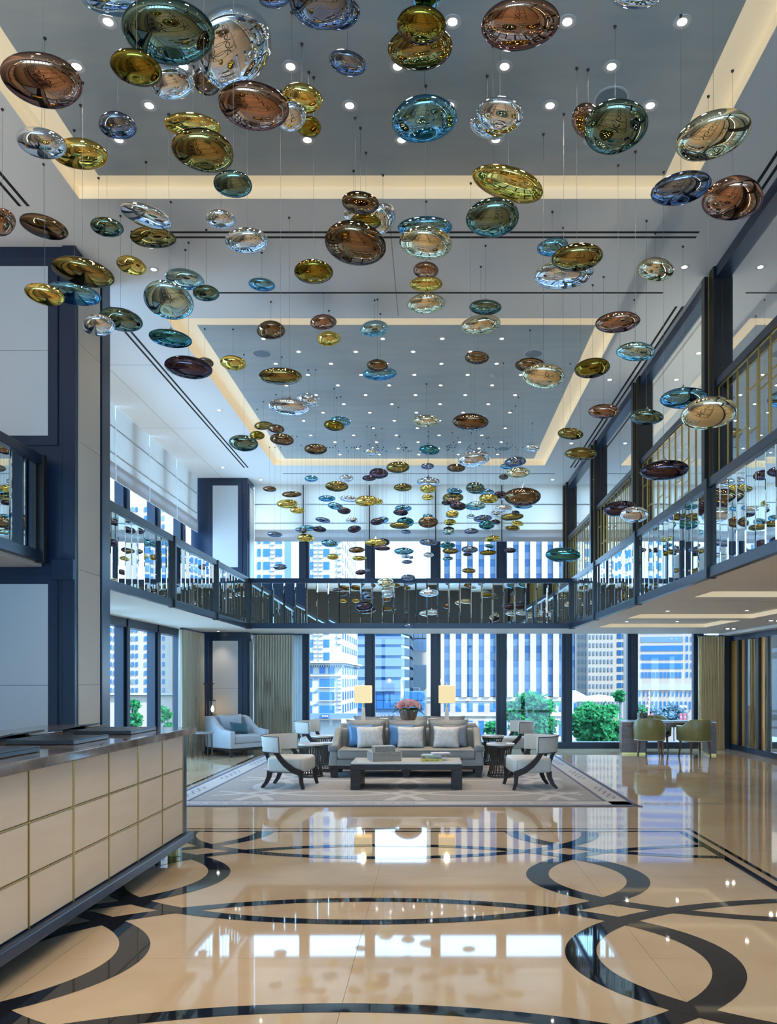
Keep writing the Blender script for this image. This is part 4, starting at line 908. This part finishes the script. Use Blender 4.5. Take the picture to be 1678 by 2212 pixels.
for k, (x, y, z, w, d, h, rz, c, c2, lab) in enumerate((
   (0.00,11.45,0.0,0.30,0.24,0.035,0.06,(0.55,0.52,0.10),(0.10,0.10,0.05),'book with a yellow green lettered spine, bottom of the coffee table stack'),
   (0.06,11.52,0.036,0.31,0.24,0.028,0.10,(0.50,0.48,0.46),(0.3,0.28,0.27),'grey book in the middle of the coffee table stack'),
   (0.01,11.50,0.065,0.30,0.23,0.022,-0.12,(0.40,0.55,0.62),(0.7,0.75,0.25),'pale blue and yellow book near the top of the stack'),
   (0.14,11.54,0.088,0.27,0.21,0.022,0.16,(0.62,0.60,0.66),(0.12,0.12,0.2),'topmost white book with dark print on the coffee table stack'))):
    b = thing('book', lab, 'book', (x, y, TZ+z), rz, 'books stacked on the coffee table'); cm = mat('book_cover_%d' % k, c, 0.4)
    MB().box(-w/2,-d/2,0,w/2,d/2,0.003).box(-w/2,-d/2,h-0.003,w/2,d/2,h).box(-w/2,-d/2,0,w/2,-d/2+0.003,h).build('cover', cm, b)
    MB().box(-w/2+0.004,-d/2+0.004,0.0032,w/2-0.004,d/2-0.006,h-0.0032).build('pages', mat('paper', (0.75,0.73,0.68), 0.8), b)
    m = MB()
    for q in range(9): m.box(-w/2+0.03+q*0.026,-d/2-0.0006,h*0.25,-w/2+0.03+q*0.026+(0.018 if q%3 else 0.010),-d/2,h*0.75)
    m.build('spine_print', mat('book_print_%d' % k, c2, 0.5), b)

# klismos chairs, facing local +x
def make_klismos(label, loc, rz, grp='klismos chairs around the coffee table'):
    c = thing('klismos_chair', label, 'chair', loc, rz, grp)
    sm = MB().prism([(-0.27,-0.26),(0.22,-0.33),(0.30,-0.30),(0.32,0),(0.30,0.30),(0.22,0.33),(-0.27,0.26),(-0.29,0)], 0.235, 0.455)
    sm.build('seat', M_CREAMF, c, smooth=True, bevel=0.045, seg=4)
    ts = [math.radians(a) for a in range(-76, 77, 4)]  # wrap-round backrest
    R = 0.42; cxx = 0.10; v = []; f = []; n = len(ts)
    for t_ in ts:
        for rr, zz in ((R,0.535),(R+0.065,0.53),(R+0.085,0.765),(R+0.02,0.77)): v.append((cxx-rr*math.cos(t_)*1.06, rr*math.sin(t_)*0.86, zz))
    for i in range(n-1):
        for j in range(4): f.append((i*4+j, i*4+(j+1)%4, (i+1)*4+(j+1)%4, (i+1)*4+j))
    f += [(3,2,1,0), tuple(range((n-1)*4, n*4))]
    MB().add(v, f).build('backrest', M_CREAMF, c, smooth=True, bevel=0.010, seg=2)
    m = MB(); m.tube([(cxx-(R+0.088)*math.cos(t_)*1.06, (R+0.088)*math.sin(t_)*0.86, 0.766) for t_ in ts], 0.006, 6)
    m.tube([(cxx-(R+0.068)*math.cos(t_)*1.06, (R+0.068)*math.sin(t_)*0.86, 0.532) for t_ in ts], 0.005, 6)
    for t_ in (ts[0], ts[-1]): m.tube([(cxx-(R+0.07)*math.cos(t_)*1.06,(R+0.07)*math.sin(t_)*0.86,0.532),(cxx-(R+0.09)*math.cos(t_)*1.06,(R+0.09)*math.sin(t_)*0.86,0.766)], 0.006, 6)
    m.tube([(-0.27,-0.262,0.236),(0.22,-0.335,0.236)], 0.006, 6); m.build('piping', M_PIPE, c)
    for s in (-1, 1):
        y = s*0.335
        MB().sweep([(-0.10,y*1.08,0.60),(-0.08,y*1.08,0.53),(-0.03,y*1.06,0.45),(0.05,y*1.03,0.36),(0.15,y*1.01,0.285),(0.25,y,0.245),(0.30,y,0.235)], 0.018, [0.030,0.032,0.036,0.040,0.042,0.042,0.038], (0,1,0)).build('side_rail', M_EBONY, c)
        MB().sweep([(0.285,y,0.265),(0.280,y,0.18),(0.285,y,0.10),(0.315,y,0.0)], 0.020, [0.038,0.030,0.024,0.020], (0,1,0)).build('leg', M_EBONY, c)
        MB().sweep([(-0.235,s*0.22,0.25),(-0.25,s*0.225,0.16),(-0.285,s*0.235,0.08),(-0.35,s*0.25,0.0)], 0.020, [0.040,0.032,0.026,0.020], (0,1,0)).build('leg', M_EBONY, c)
        MB().sweep([(-0.36,s*0.16,0.60),(-0.30,s*0.17,0.48),(-0.25,s*0.18,0.34)], 0.018, 0.024, (0,1,0)).build('back_stile', M_EBONY, c)
    return c
kl = make_klismos('cream klismos chair with dark curved legs at left of coffee table', (-2.12, 11.58, FZ), -0.16)
dup(kl, (1.47, 11.50, FZ), math.pi+0.12, 'cream klismos chair with dark curved legs at right of coffee table')
dup(kl, (-2.33, 15.55, FZ), -0.12, 'far cream klismos chair behind the left drum tables')
dup(kl, (1.66, 15.55, FZ), math.pi+0.12, 'far cream klismos chair behind the right drum tables')
# drum tables
def make_drum(label, loc, r=0.222, h=0.55, n=26):
    t = thing('drum_table', label, 'side table', loc, 0, 'round drum tables beside the sofas')
    MB().lathe([(0.0,h-0.035),(r-0.012,h-0.035),(r,h-0.028),(r,h-0.006),(r-0.006,h),(0.0,h)], 36, cap=False).build('top', M_MARB, t, smooth=False)
    m = MB(); P = [(math.cos(a)*(r-0.02), math.sin(a)*(r-0.02)) for a in [2*math.pi*i/36 for i in range(37)]]
    m.tube([(x,y,h-0.05) for x,y in P], 0.011, 6); m.build('top_ring', M_BRONZE, t)
    m = MB(); m.tube([(x,y,0.012) for x,y in P], 0.012, 6); m.tube([(x*0.9,y*0.9,0.10) for x,y in P], 0.006, 6); m.build('bottom_ring', M_BRONZE, t)
    rod = MB().tube([(r-0.02,0,0.012),(r-0.045,0,0.10),(r-0.075,0,h*0.5),(r-0.05,0,h*0.82),(r-0.02,0,h-0.045)], 0.0075, 6).mesh('rod', M_BRONZE, smooth=True)
    for i in range(n): o = link('rod', rod, t); o.rotation_euler = (0,0,2*math.pi*i/n)
    return t
dr = make_drum('round marble topped drum table between left klismos chair and sofa', (-2.0, 12.75, FZ))
for x, y, s, lab in ((1.15, 12.75, 1.06, 'round marble topped drum table between right klismos chair and sofa'), (-2.06, 14.6, 0.98, 'far round drum table behind the left end of the sofa'),
                     (1.17, 14.6, 0.98, 'far round drum table behind the right end of the sofa')):
    o = dup(dr, (x, y, FZ), 0.1, lab); o.scale = (s, s, 1)
o = dup(dr, (-1.83, 13.45, FZ), 0.2, 'small drum table tucked against the left arm of the sofa'); o.scale = (0.66, 0.66, 0.92)
# console between the sofas with lamps and flowers
CY = 13.86
t = thing('console_table', 'narrow pale console table between the back to back sofas', 'table', (-0.407, CY, FZ)); M_CONS = mat('sycamore_veneer', (0.56, 0.46, 0.33), 0.4)
MB().box(-1.2,-0.22,0.79,1.2,0.22,0.83).build('top', M_CONS, t, bevel=0.004)
for s in (-1.1, -0.37, 0.37, 1.1): MB().box(s-0.06,-0.2,0.0,s+0.06,0.2,0.79).build('leg', M_CONS, t)
CZ = FZ+0.831
M_LSH = mat('lit_parchment_shade', (0.75, 0.62, 0.40), 0.7, emit=0.26, ecol=(1.0, 0.74, 0.32))
for x, lab in ((at(784.5,0,CY).x, 'lit table lamp with square cream shade at left of roses'), (at(965,0,CY).x, 'lit table lamp with square cream shade at right of roses')):
    l = thing('table_lamp', lab, 'lamp', (x, CY, CZ), 0, 'table lamps on the console')
    MB().box(-0.05,-0.05,0,0.05,0.05,0.02).add([(-0.042,-0.042,0.02),(0.042,-0.042,0.02),(0.042,0.042,0.02),(-0.042,0.042,0.02),(-0.026,-0.026,0.27),(0.026,-0.026,0.27),(0.026,0.026,0.27),(-0.026,0.026,0.27)],
        [(0,1,5,4),(1,2,6,5),(2,3,7,6),(3,0,4,7),(4,5,6,7)]).build('base', mat('cream_ceramic', (0.62,0.60,0.54), 0.3), l)
    MB().tube([(0,0,0.27),(0,0,0.355)], 0.016, 8).tube([(0,0,0.67),(0,0,0.70)], 0.008, 8).build('stem', M_BRASS, l)
    z0, z1, a = 0.355, 0.667, 0.148
    m = MB()
    for p, q in (((-a,-a),(a,-a)),((a,-a),(a,a)),((a,a),(-a,a)),((-a,a),(-a,-a))): m.add([(*p,z0),(*q,z0),(*q,z1),(*p,z1)], [(0,1,2,3)])
    m.build('lamp_shade', M_LSH, l)
    ld = bpy.data.lights.new('table_lamp_bulb', 'POINT'); ld.energy = 4; ld.color = (1, 0.78, 0.5); ld.shadow_soft_size = 0.05
    o = bpy.data.objects.new('bulb_light', ld); COL.objects.link(o); o.parent = l; o.location = (0,0,0.76)
for x, lab in ((at(830,0,CY).x, 'small beige box on the console between left lamp and roses'), (at(935,0,CY).x, 'small beige box on the console between roses and right lamp')):
    b = thing('desk_box', lab, 'box', (x, CY-0.1, CZ)); MB().box(-0.07,-0.07,0,0.07,0.07,0.055).build('body', M_CONS, b, bevel=0.003); MB().box(-0.072,-0.072,0.056,0.072,0.072,0.078).build('lid', M_CONS, b, bevel=0.003)
v = thing('rose_vase', 'ribbed brown wooden vase full of pink roses on the console', 'vase', (at(882,0,CY).x, CY, CZ))
m = MB(); nu = 48; vs = []; fs = []; pr = [(0.0,0.0),(0.095,0.0),(0.105,0.02),(0.145,0.11),(0.168,0.20),(0.162,0.255),(0.150,0.262),(0.14,0.24),(0.0,0.22)]
for i, (r_, zz) in enumerate(pr):
    for j in range(nu): a = 2*math.pi*j/nu; k = 1+(0.03*math.cos(12*a+zz*6) if 0 < i < 6 else 0); vs.append((r_*k*math.cos(a), r_*k*math.sin(a), zz))
for i in range(len(pr)-1):
    for j in range(nu): fs.append((i*nu+j, i*nu+(j+1)%nu, (i+1)*nu+(j+1)%nu, (i+1)*nu+j))
m.add(vs, fs).build('vessel', mat('ribbed_wood', (0.10,0.065,0.05), 0.45, noise=((0.26,0.19,0.15),14,4,(1,1,0.15))), v, smooth=True)
rose = MB(); rr = random.Random(4)
for lay, (n, r_, hh, tl) in enumerate(((3,0.012,0.045,0.15),(5,0.024,0.042,0.5),(6,0.036,0.034,0.9))):
    for i in range(n):
        a = 2*math.pi*i/n+lay*0.5; vs = []
        for u in (-1,-0.5,0,0.5,1):
            for q in (0,0.5,1):
                an = a+u*(1.0-0.1*lay); rad_ = r_*(0.55+0.45*q+tl*0.35*q*q); vs.append((rad_*math.cos(an), rad_*math.sin(an), hh*q*(1-0.18*u*u)-0.01))
        rose.add(vs, [(c*3+q, c*3+3+q, c*3+4+q, c*3+1+q) for c in range(4) for q in range(2)])
rmes = [rose.mesh('rose', mat('rose_%d' % i, c, 0.7), smooth=True) for i, c in enumerate(((0.72,0.40,0.42),(0.78,0.52,0.52),(0.80,0.62,0.60)))]
for i in range(44):
    a = i*2.39996; q = math.sqrt((i+0.5)/44); e = q*1.15
    o = link('rose', rmes[rr.randrange(3)], v, (0.205*math.sin(e)/math.sin(1.15)*math.cos(a), 0.205*math.sin(e)/math.sin(1.15)*math.sin(a), 0.285+0.10*(math.cos(e)-0.41)/0.59))
    o.rotation_euler = Vector((math.sin(e)*math.cos(a), math.sin(e)*math.sin(a), math.cos(e))).to_track_quat('Z','Y').to_euler(); o.scale = (1.25,1.25,1.25)
LM = mat('dark_glossy_leaf', (0.012,0.10,0.03), 0.3)
for a, L, dz in ((3.1,0.21,0.02),(3.5,0.19,-0.05),(2.8,0.17,0.06),(0.0,0.24,-0.12),(-0.35,0.20,-0.07),(0.4,0.18,-0.03),(4.5,0.16,-0.02),(5.2,0.15,-0.03)):
    vs = []; fs = []
    for i, (s, wd) in enumerate(((0,0.008),(0.25,0.035),(0.5,0.050),(0.75,0.035),(1,0.002))):
        for sg in (-1,0,1): vs.append((0.11+L*s, sg*wd, 0.25+dz*s*1.6+0.03*math.sin(s*3.1)+(0.012 if sg==0 else 0)))
    for i in range(4):
        for j in range(2): fs.append((i*3+j, i*3+j+1, (i+1)*3+j+1, (i+1)*3+j))
    o = MB().add(vs, fs).build('leaf', LM, v, smooth=True); o.rotation_euler = (0,0,a)

# ------------------------------------------------------------------ corner armchair, side table, lantern lamp
M_ARM = mat('pale_linen', (0.52, 0.55, 0.60), 0.8)
c = thing('armchair', 'pale blue grey upholstered armchair in the left corner by the column', 'armchair', (-4.20, 16.66, 0), math.radians(50))
w, d = 0.50, 0.46
MB().box(-w+0.01,-d+0.01,0.125,w-0.01,d-0.01,0.17).build('base_rail', M_EBONY, c, bevel=0.006)
for sx in (-1,1):
    for sy in (-1,1): MB().sweep([(sx*(w-0.07),sy*(d-0.07),0.13),(sx*(w-0.06),sy*(d-0.06),0.06),(sx*(w-0.03),sy*(d-0.02),0.0)], 0.035, [0.045,0.035,0.028], (1,0,0)).build('leg', M_EBONY, c)
MB().box(-w+0.12,-d+0.015,0.17,w-0.12,d-0.05,0.27).build('seat_base', M_ARM, c, bevel=0.01)
MB().box(-w+0.13,-d,0.272,w-0.13,d-0.22,0.44).build('seat_cushion', M_ARM, c, smooth=True, bevel=0.04, seg=4)
for sx in (-1,1):
    pts = [(-d+0.005,0.17),(d,0.17),(d+0.03,0.83),(d-0.10,0.83),(d-0.22,0.80),(d-0.40,0.66),(d-0.56,0.565),(-d+0.14,0.54),(-d+0.005,0.53)]; x0, x1 = (-w,-w+0.125) if sx<0 else (w-0.125,w); n = len(pts)
    MB().add([(x0,y,zz) for y,zz in pts]+[(x1,y,zz) for y,zz in pts], [tuple(range(n)),tuple(range(2*n-1,n-1,-1))]+[(i,n+i,n+(i+1)%n,(i+1)%n) for i in range(n)]).build('arm', M_ARM, c, smooth=True, bevel=0.022, seg=3)
MB().prism_xz([(-w+0.05,0.17),(w-0.05,0.17),(w-0.05,0.835),(-w+0.05,0.835)], d-0.15, d+0.02).build('backrest', M_ARM, c, smooth=True, bevel=0.04, seg=3)
o = link('back_cushion', pillow_mesh('back_cushion', 0.60, 0.46, 0.20, M_ARM), c, (0, d-0.22, 0.64)); o.rotation_euler = (-0.14,0,0)
o = link('lumbar_pillow', pillow_mesh('lumbar_pillow', 0.46, 0.25, 0.12, mat('teal_linen', (0.045,0.13,0.16), 0.8)), None, (-4.16, 16.66, 0.565)); o.rotation_euler = (-0.3,0.10,math.radians(50)); tag(o, 'dark teal lumbar pillow on the pale corner armchair', 'pillow')
t = thing('round_side_table', 'small round side table on thin bronze legs by the desk end', 'side table', (at(437,0,15.75).x, 15.75, 0))
MB().lathe([(0,0.515),(0.225,0.515),(0.24,0.525),(0.24,0.54),(0,0.545)], 32, cap=False).build('top', mat('grey_lacquer', (0.33,0.36,0.40), 0.15), t)
for a in (0.3,0.75,1.9,2.35,3.5,3.95,5.1,5.55): MB().tube([(0.19*math.cos(a),0.19*math.sin(a),0.515),(0.205*math.cos(a),0.205*math.sin(a),0)], 0.009, 6).build('leg', M_BRONZE, t)
l = thing('lantern_lamp', 'tall bronze rod floor lamp with glowing glass lantern behind armchair', 'floor lamp', (at(459,0,17.05).x, 17.05, 0))
MB().box(-0.20,-0.13,0,0.20,0.13,0.03).build('base', M_BRONZE, l, bevel=0.004)
for x, z1 in ((-0.14,1.53),(-0.02,1.53)): MB().tube([(x,0,0.03),(x,0,z1)], 0.011, 8).build('rod', M_BRONZE, l)
MB().tube([(-0.21,0,1.53),(0.04,0,1.53)], 0.011, 8).tube([(0.0,0,1.53),(0.0,0,1.16)], 0.007, 6).build('cross_bar', M_BRONZE, l)
MB().lathe([(0,1.15),(0.07,1.15),(0.07,1.165),(0,1.165)], 20, cap=False).lathe([(0,0.83),(0.085,0.83),(0.085,0.845),(0,0.845)], 20, cap=False).build('lantern_cap', M_BRONZE, l)
MB().lathe([(0.066,0.846),(0.066,1.148)], 24, cap=False).build('glass_cylinder', pane_mat('lantern_glass', (0.97,0.95,0.92), 0.6, 0.05), l, smooth=True)
MB().lathe([(0.0,0.90),(0.018,0.91),(0.032,0.95),(0.026,1.0),(0.012,1.04),(0.0,1.05)], 14, cap=False).build('bulb', mat('bulb_glow', (1,0.75,0.4), 0.5, emit=12, ecol=(1,0.62,0.26)), l, smooth=True)
MB().tube([(0,0,0.845),(0,0,0.90)], 0.014, 8).build('socket', M_BLACK, l)
ld = bpy.data.lights.new('lantern_bulb', 'POINT'); ld.energy = 16; ld.color = (1,0.68,0.36); ld.shadow_soft_size = 0.03
o = bpy.data.objects.new('bulb_light', ld); COL.objects.link(o); o.parent = l; o.location = (0.0,-0.0,0.98)

# ------------------------------------------------------------------ curtains
def curtain(label, p0, p1, h, m, folds, amp, grp=None, seed=1):
    """hanging cloth between two floor points"""
    r_ = random.Random(seed); a = Vector((*p0,0)); b = Vector((*p1,0)); d = (b-a); L = d.length; d.normalize(); n = Vector((-d.y,d.x,0))
    t = thing('curtain', label, 'curtain', (a+b)/2, math.atan2(d.y, d.x), grp); N = folds*8; ph = [r_.uniform(-0.5,0.5) for _ in range(folds+2)]
    vs = []; fs = []; zs = [0.015, 0.5, 1.2, 1.9, 2.4, h]
    for i in range(N+1):
        u = i/N; f = u*folds; k = int(f); am = amp*(0.75+0.5*abs(ph[min(k, folds)]))
        for zz in zs:
            spread = 1.0+0.25*(1-zz/h); vs.append((L*(u-0.5)+0.25*amp*math.sin(f*2*math.pi*2+zz), am*spread*math.sin(f*2*math.pi+ph[min(k,folds)]*0.6), zz))
    q = len(zs)
    for i in range(N):
        for j in range(q-1): fs.append((i*q+j, (i+1)*q+j, (i+1)*q+j+1, i*q+j+1))
    MB().add(vs, fs).build('cloth', m, t, smooth=True); MB().box(-L/2-0.03,-0.02,h,L/2+0.03,0.02,h+0.03).build('track', M_DARK, t)
    return t
M_CURT = shade_mat('grey_green_curtain', (0.58,0.53,0.43), 0.06); M_CURTB = shade_mat('beige_curtain', (0.80,0.62,0.36), 0.06); M_SHEER = shade_mat('grey_sheer', (0.55,0.60,0.62), 0.35)
curtain('grey green pleated curtain left of the far windows', (-4.13,17.84), (-3.20,17.84), 2.66, M_CURT, 15, 0.065, None, 2)
curtain('thin pale sheer edging the grey green curtain', (-3.22,17.98), (-3.02,17.98), 2.66, M_SHEER, 4, 0.02, None, 3)
curtain('grey pleated curtain on left wall behind the corner armchair', (-5.18,15.95), (-5.18,17.38), 2.66, M_CURT, 15, 0.07, None, 4)
curtain('beige gold pleated curtain at the right end of far windows', (6.20,17.80), (6.78,17.80), 2.62, M_CURTB, 9, 0.06, None, 5)

# ------------------------------------------------------------------ writing table and tub chairs at right
M_WAL = mat('walnut', (0.11, 0.055, 0.035), 0.35, noise=((0.19,0.10,0.065), 7, 5, (1,1,9)))
t = thing('writing_table', 'walnut writing table with pale top by the right windows', 'table', (5.16, 16.86, 0), -0.16); L, D = 0.98, 0.36
MB().box(-L,-D,0.695,L,D,0.715).build('top', mat('pale_lacquer', (0.60,0.62,0.66), 0.12), t, bevel=0.002)
MB().box(-L+0.01,-D+0.01,0.60,L-0.01,D-0.01,0.695).build('apron', M_WAL, t)
MB().box(-L,-D,0.04,-L+0.50,D,0.60).build('pedestal', M_WAL, t, bevel=0.004); MB().box(L-0.16,-D,0.04,L,D,0.60).build('end_panel', M_WAL, t, bevel=0.004)
MB().box(-L+0.005,-D+0.005,0,-L+0.495,D-0.005,0.04).box(L-0.155,-D+0.005,0,L-0.005,D-0.005,0.04).build('plinth', M_BRASS, t)
M_GREEN = mat('olive_leather', (0.20,0.19,0.07), 0.35, noise=((0.25,0.235,0.09),4,4,(1,1,1)))
def make_tub(label, loc, rz):
    """faces local +y"""
    c = thing('tub_chair', label, 'chair', loc, rz, 'green tub chairs at the writing table'); m = MB(); vs = []; fs = []; ts = [math.radians(a) for a in range(180, 361, 6)]; n = len(ts)
    pts = [(0.27*math.cos(t_)*1.0, 0.27*math.sin(t_), t_) for t_ in ts]; pts = [(0.27, 0.22, None)]*0+pts
    path = [(-0.275,0.20,0)]+[(x,y,1) for x,y,_ in pts]+[(0.275,0.20,0)]; k = len(path)
    for i,(x,y,q) in enumerate(path):
        back = max(0, min(1, (-y-0.02)/0.20)); top = 0.665+0.135*(3*back**2-2*back**3); r_ = math.hypot(x, y) or 1; ox, oy = x/r_, y/r_
        for dr_, zz in ((0.0,0.355),(0.045,0.355),(0.062,top-0.02),(0.055,top),(0.012,top)): vs.append((x+ox*dr_, y+oy*dr_*(1 if q else 0), zz))
    for i in range(k-1):
        for j in range(5): fs.append((i*5+j, i*5+(j+1)%5, (i+1)*5+(j+1)%5, (i+1)*5+j))
    fs += [(4,3,2,1,0), tuple(range((k-1)*5,k*5))]
    m.add(vs, fs).build('backrest', M_GREEN, c, smooth=True, bevel=0.006, seg=1)
    MB().prism([(0.26*math.cos(a)*1.0, 0.26*math.sin(a) if math.sin(a)<0 else 0.24*min(1,math.sin(a)*1.6)) for a in [2*math.pi*i/28 for i in range(28)]], 0.40, 0.475).build('seat', mat('teal_leather', (0.22,0.30,0.30), 0.3), c, smooth=True, bevel=0.02, seg=3)
    MB().prism([(0.31*math.cos(a), 0.31*math.sin(a) if math.sin(a)<0 else 0.25*min(1,math.sin(a)*1.6)) for a in [2*math.pi*i/28 for i in range(28)]], 0.335, 0.40).build('seat_frame', M_WAL, c)
    m = MB(); m.tube([(x*1.17,y*1.17,0.352) for x,y,q in path if q], 0.006, 6); m.build('piping', M_CREAMF, c)
    for x, y in ((-0.22,0.19),(0.22,0.19),(-0.2,-0.2),(0.2,-0.2)): MB().tube([(x,y,0.34),(x*1.02,y*1.02,0.2),(x*1.12,y*1.15,0.0)], [0.028,0.022,0.014], 8).build('leg', M_WAL, c)
    return c
tb = make_tub('olive green tub chair at the left of the writing table', (4.62, 16.27, 0), -0.35)
dup(tb, (5.50, 16.02, 0), 0.20, 'olive green tub chair at the right of the writing table')
dup(tb, (5.08, 17.42, 0), math.pi-0.1, 'third tub chair behind the writing table facing the room')
b = thing('tissue_box', 'black patterned box standing on the left of the writing table', 'box', (4.66, 16.98, 0.716), 0.2); MB().box(-0.09,-0.06,0,0.09,0.06,0.17).build('body', mat('black_pattern', (0.01,0.012,0.012), 0.4, noise=((0.25,0.25,0.16),24,3,(1,1,1))), b, bevel=0.004)
MB().box(-0.03,-0.03,0.17,0.0,0.0,0.21).build('lid_knob', M_BLACK, b)
b = thing('desk_tray', 'thin dark leather blotter lying on the writing table', 'blotter', (5.30, 16.82, 0.716), -0.16); MB().box(-0.28,-0.18,0,0.28,0.18,0.008).build('pad', M_BLACK, b); MB().box(-0.28,-0.18,0.008,-0.25,0.18,0.011).box(0.25,-0.18,0.008,0.28,0.18,0.011).build('corner_strip', M_DARK, b)
b = thing('small_bottle', 'small white bottle on the writing table beside the blotter', 'bottle', (4.93, 16.95, 0.716)); MB().lathe([(0,0),(0.018,0),(0.018,0.05),(0.008,0.062),(0.008,0.08),(0,0.08)], 12, cap=False).build('body', M_WHITE, b)

# ------------------------------------------------------------------ reception desk
M_DESKP = mat('cream_leather_panel', (0.80,0.64,0.46), 0.5, noise=((0.84,0.69,0.52), 2.2, 8.0, (1, 1, 5)))
M_EMP = mat('brown_marble', (0.085,0.07,0.062), 0.08, noise=((0.24,0.20,0.175), 4.5, 9.0, (1,1,1)), spec=0.6)
dk = thing('reception_desk', 'long reception desk of cream leather panels in brass lines, brown marble top', 'reception desk', (-2.25, 0, 0)); YE = 7.02
MB().box(-0.78, 1.0, 0.21, -0.012, YE+0.04, 1.105).build('carcass', M_BLACK, dk)
pw = 0.534; ph = 0.2965; 
pm_ = MB().box(-0.012, 0.008, 0.006, 0.0, pw-0.008, ph-0.006).mesh('leather_panel', M_DESKP, bevel=0.003, seg=1)
for i in range(11):
    y = YE-0.05-pw*(i+1)
    for j in range(3): link('leather_panel', pm_, dk, (0, y, 0.212+ph*j))
    MB().box(-0.010, y-0.006 if i%2==0 else y-0.011, 0.21, 0.004, y+0.006 if i%2==0 else y+0.011, 1.105).build('brass_strip', M_BRASS, dk)
MB().box(-0.010, YE-0.056, 0.21, 0.003, YE-0.046, 1.105).build('brass_strip', M_BRASS, dk)
for j in (1, 2): MB().box(-0.008, 1.0, 0.212+ph*j-0.0045, 0.0025, YE-0.05, 0.212+ph*j+0.0045).build('brass_strip', M_BRASS, dk)
MB().box(-0.02, YE-0.044, 0.21, 0.006, YE+0.04, 1.105).build('end_post', M_DARK, dk, bevel=0.004)
MB().box(-0.85, 1.0, 1.107, 0.07, YE+0.12, 1.168).build('marble_top', M_EMP, dk, bevel=0.008, seg=2)
MB().box(-0.80, 1.0, 0.135, 0.055, YE+0.10, 0.208).build('base_bar', M_DARK, dk, bevel=0.008, seg=2)
MB().box(-0.75, 1.0, 0.0, -0.32, YE-0.4, 0.134).build('kick_plate', mat('polished_kick', (0.35,0.34,0.33), 0.06, 1.0), dk)
for x in (-0.10, -0.68):
    for y in (YE-0.02, YE-3.4): MB().box(x-0.04, y-0.03, 0.0, x, y+0.005, 0.134).box(x+0.004, y-0.03, 0.0, x+0.044, y+0.005, 0.134).build('foot', M_BRASS, dk, bevel=0.003)
bc = thing('back_counter', 'raised brown marble ledge behind the reception desk', 'counter', (-3.45, 0, 0))
MB().box(-0.26, 2.0, 0.0, 0.20, 7.55, 1.09).build('carcass', M_BLACK, bc); MB().box(-0.30, 2.0, 1.09, 0.24, 7.60, 1.165).build('marble_top', M_EMP, bc, bevel=0.006)
DZ = 1.169
for k, (x, y, wx, wy, lab) in enumerate(((-2.62,4.35,0.50,0.62,'black leather blotter on the desk nearest the left frame edge'),(-2.62,5.42,0.46,0.56,'black leather blotter in the middle of the reception desk'),(-2.62,6.40,0.46,0.56,'black leather blotter at the far end of the reception desk'))):
    b = thing('desk_blotter', lab, 'blotter', (x, y, DZ), 0, 'leather blotters on the reception desk')
    MB().box(-wx/2,-wy/2,0,wx/2,wy/2,0.030).build('pad', mat('black_leather', (0.012,0.012,0.016), 0.35), b, bevel=0.004)
    MB().box(-wx/2,-wy/2,0.0302,-wx/2+0.04,wy/2,0.033).build('side_flap', M_DARK, b); MB().box(wx/2-0.04,-wy/2,0.0302,wx/2,wy/2,0.033).build('side_flap', M_DARK, b)
for k, (x, y, lab) in enumerate(((-3.03,5.62,'slim tilted screen behind the middle desk blotter'),(-3.03,6.60,'slim tilted screen behind the far desk blotter'))):
    b = thing('reception_screen', lab, 'screen', (x, y, DZ), 0, 'slim screens on the reception desk')
    o = MB().box(-0.10,-0.22,0,0.10,0.22,0.014).build('panel', mat('screen_glass', (0.04,0.05,0.06), 0.08, spec=0.8), b, bevel=0.003); o.rotation_euler = (0, -0.22, 0); o.location = (0,0,0.024)
    MB().box(-0.06,-0.15,0,0.08,0.15,0.02).build('stand', M_BLACK, b)
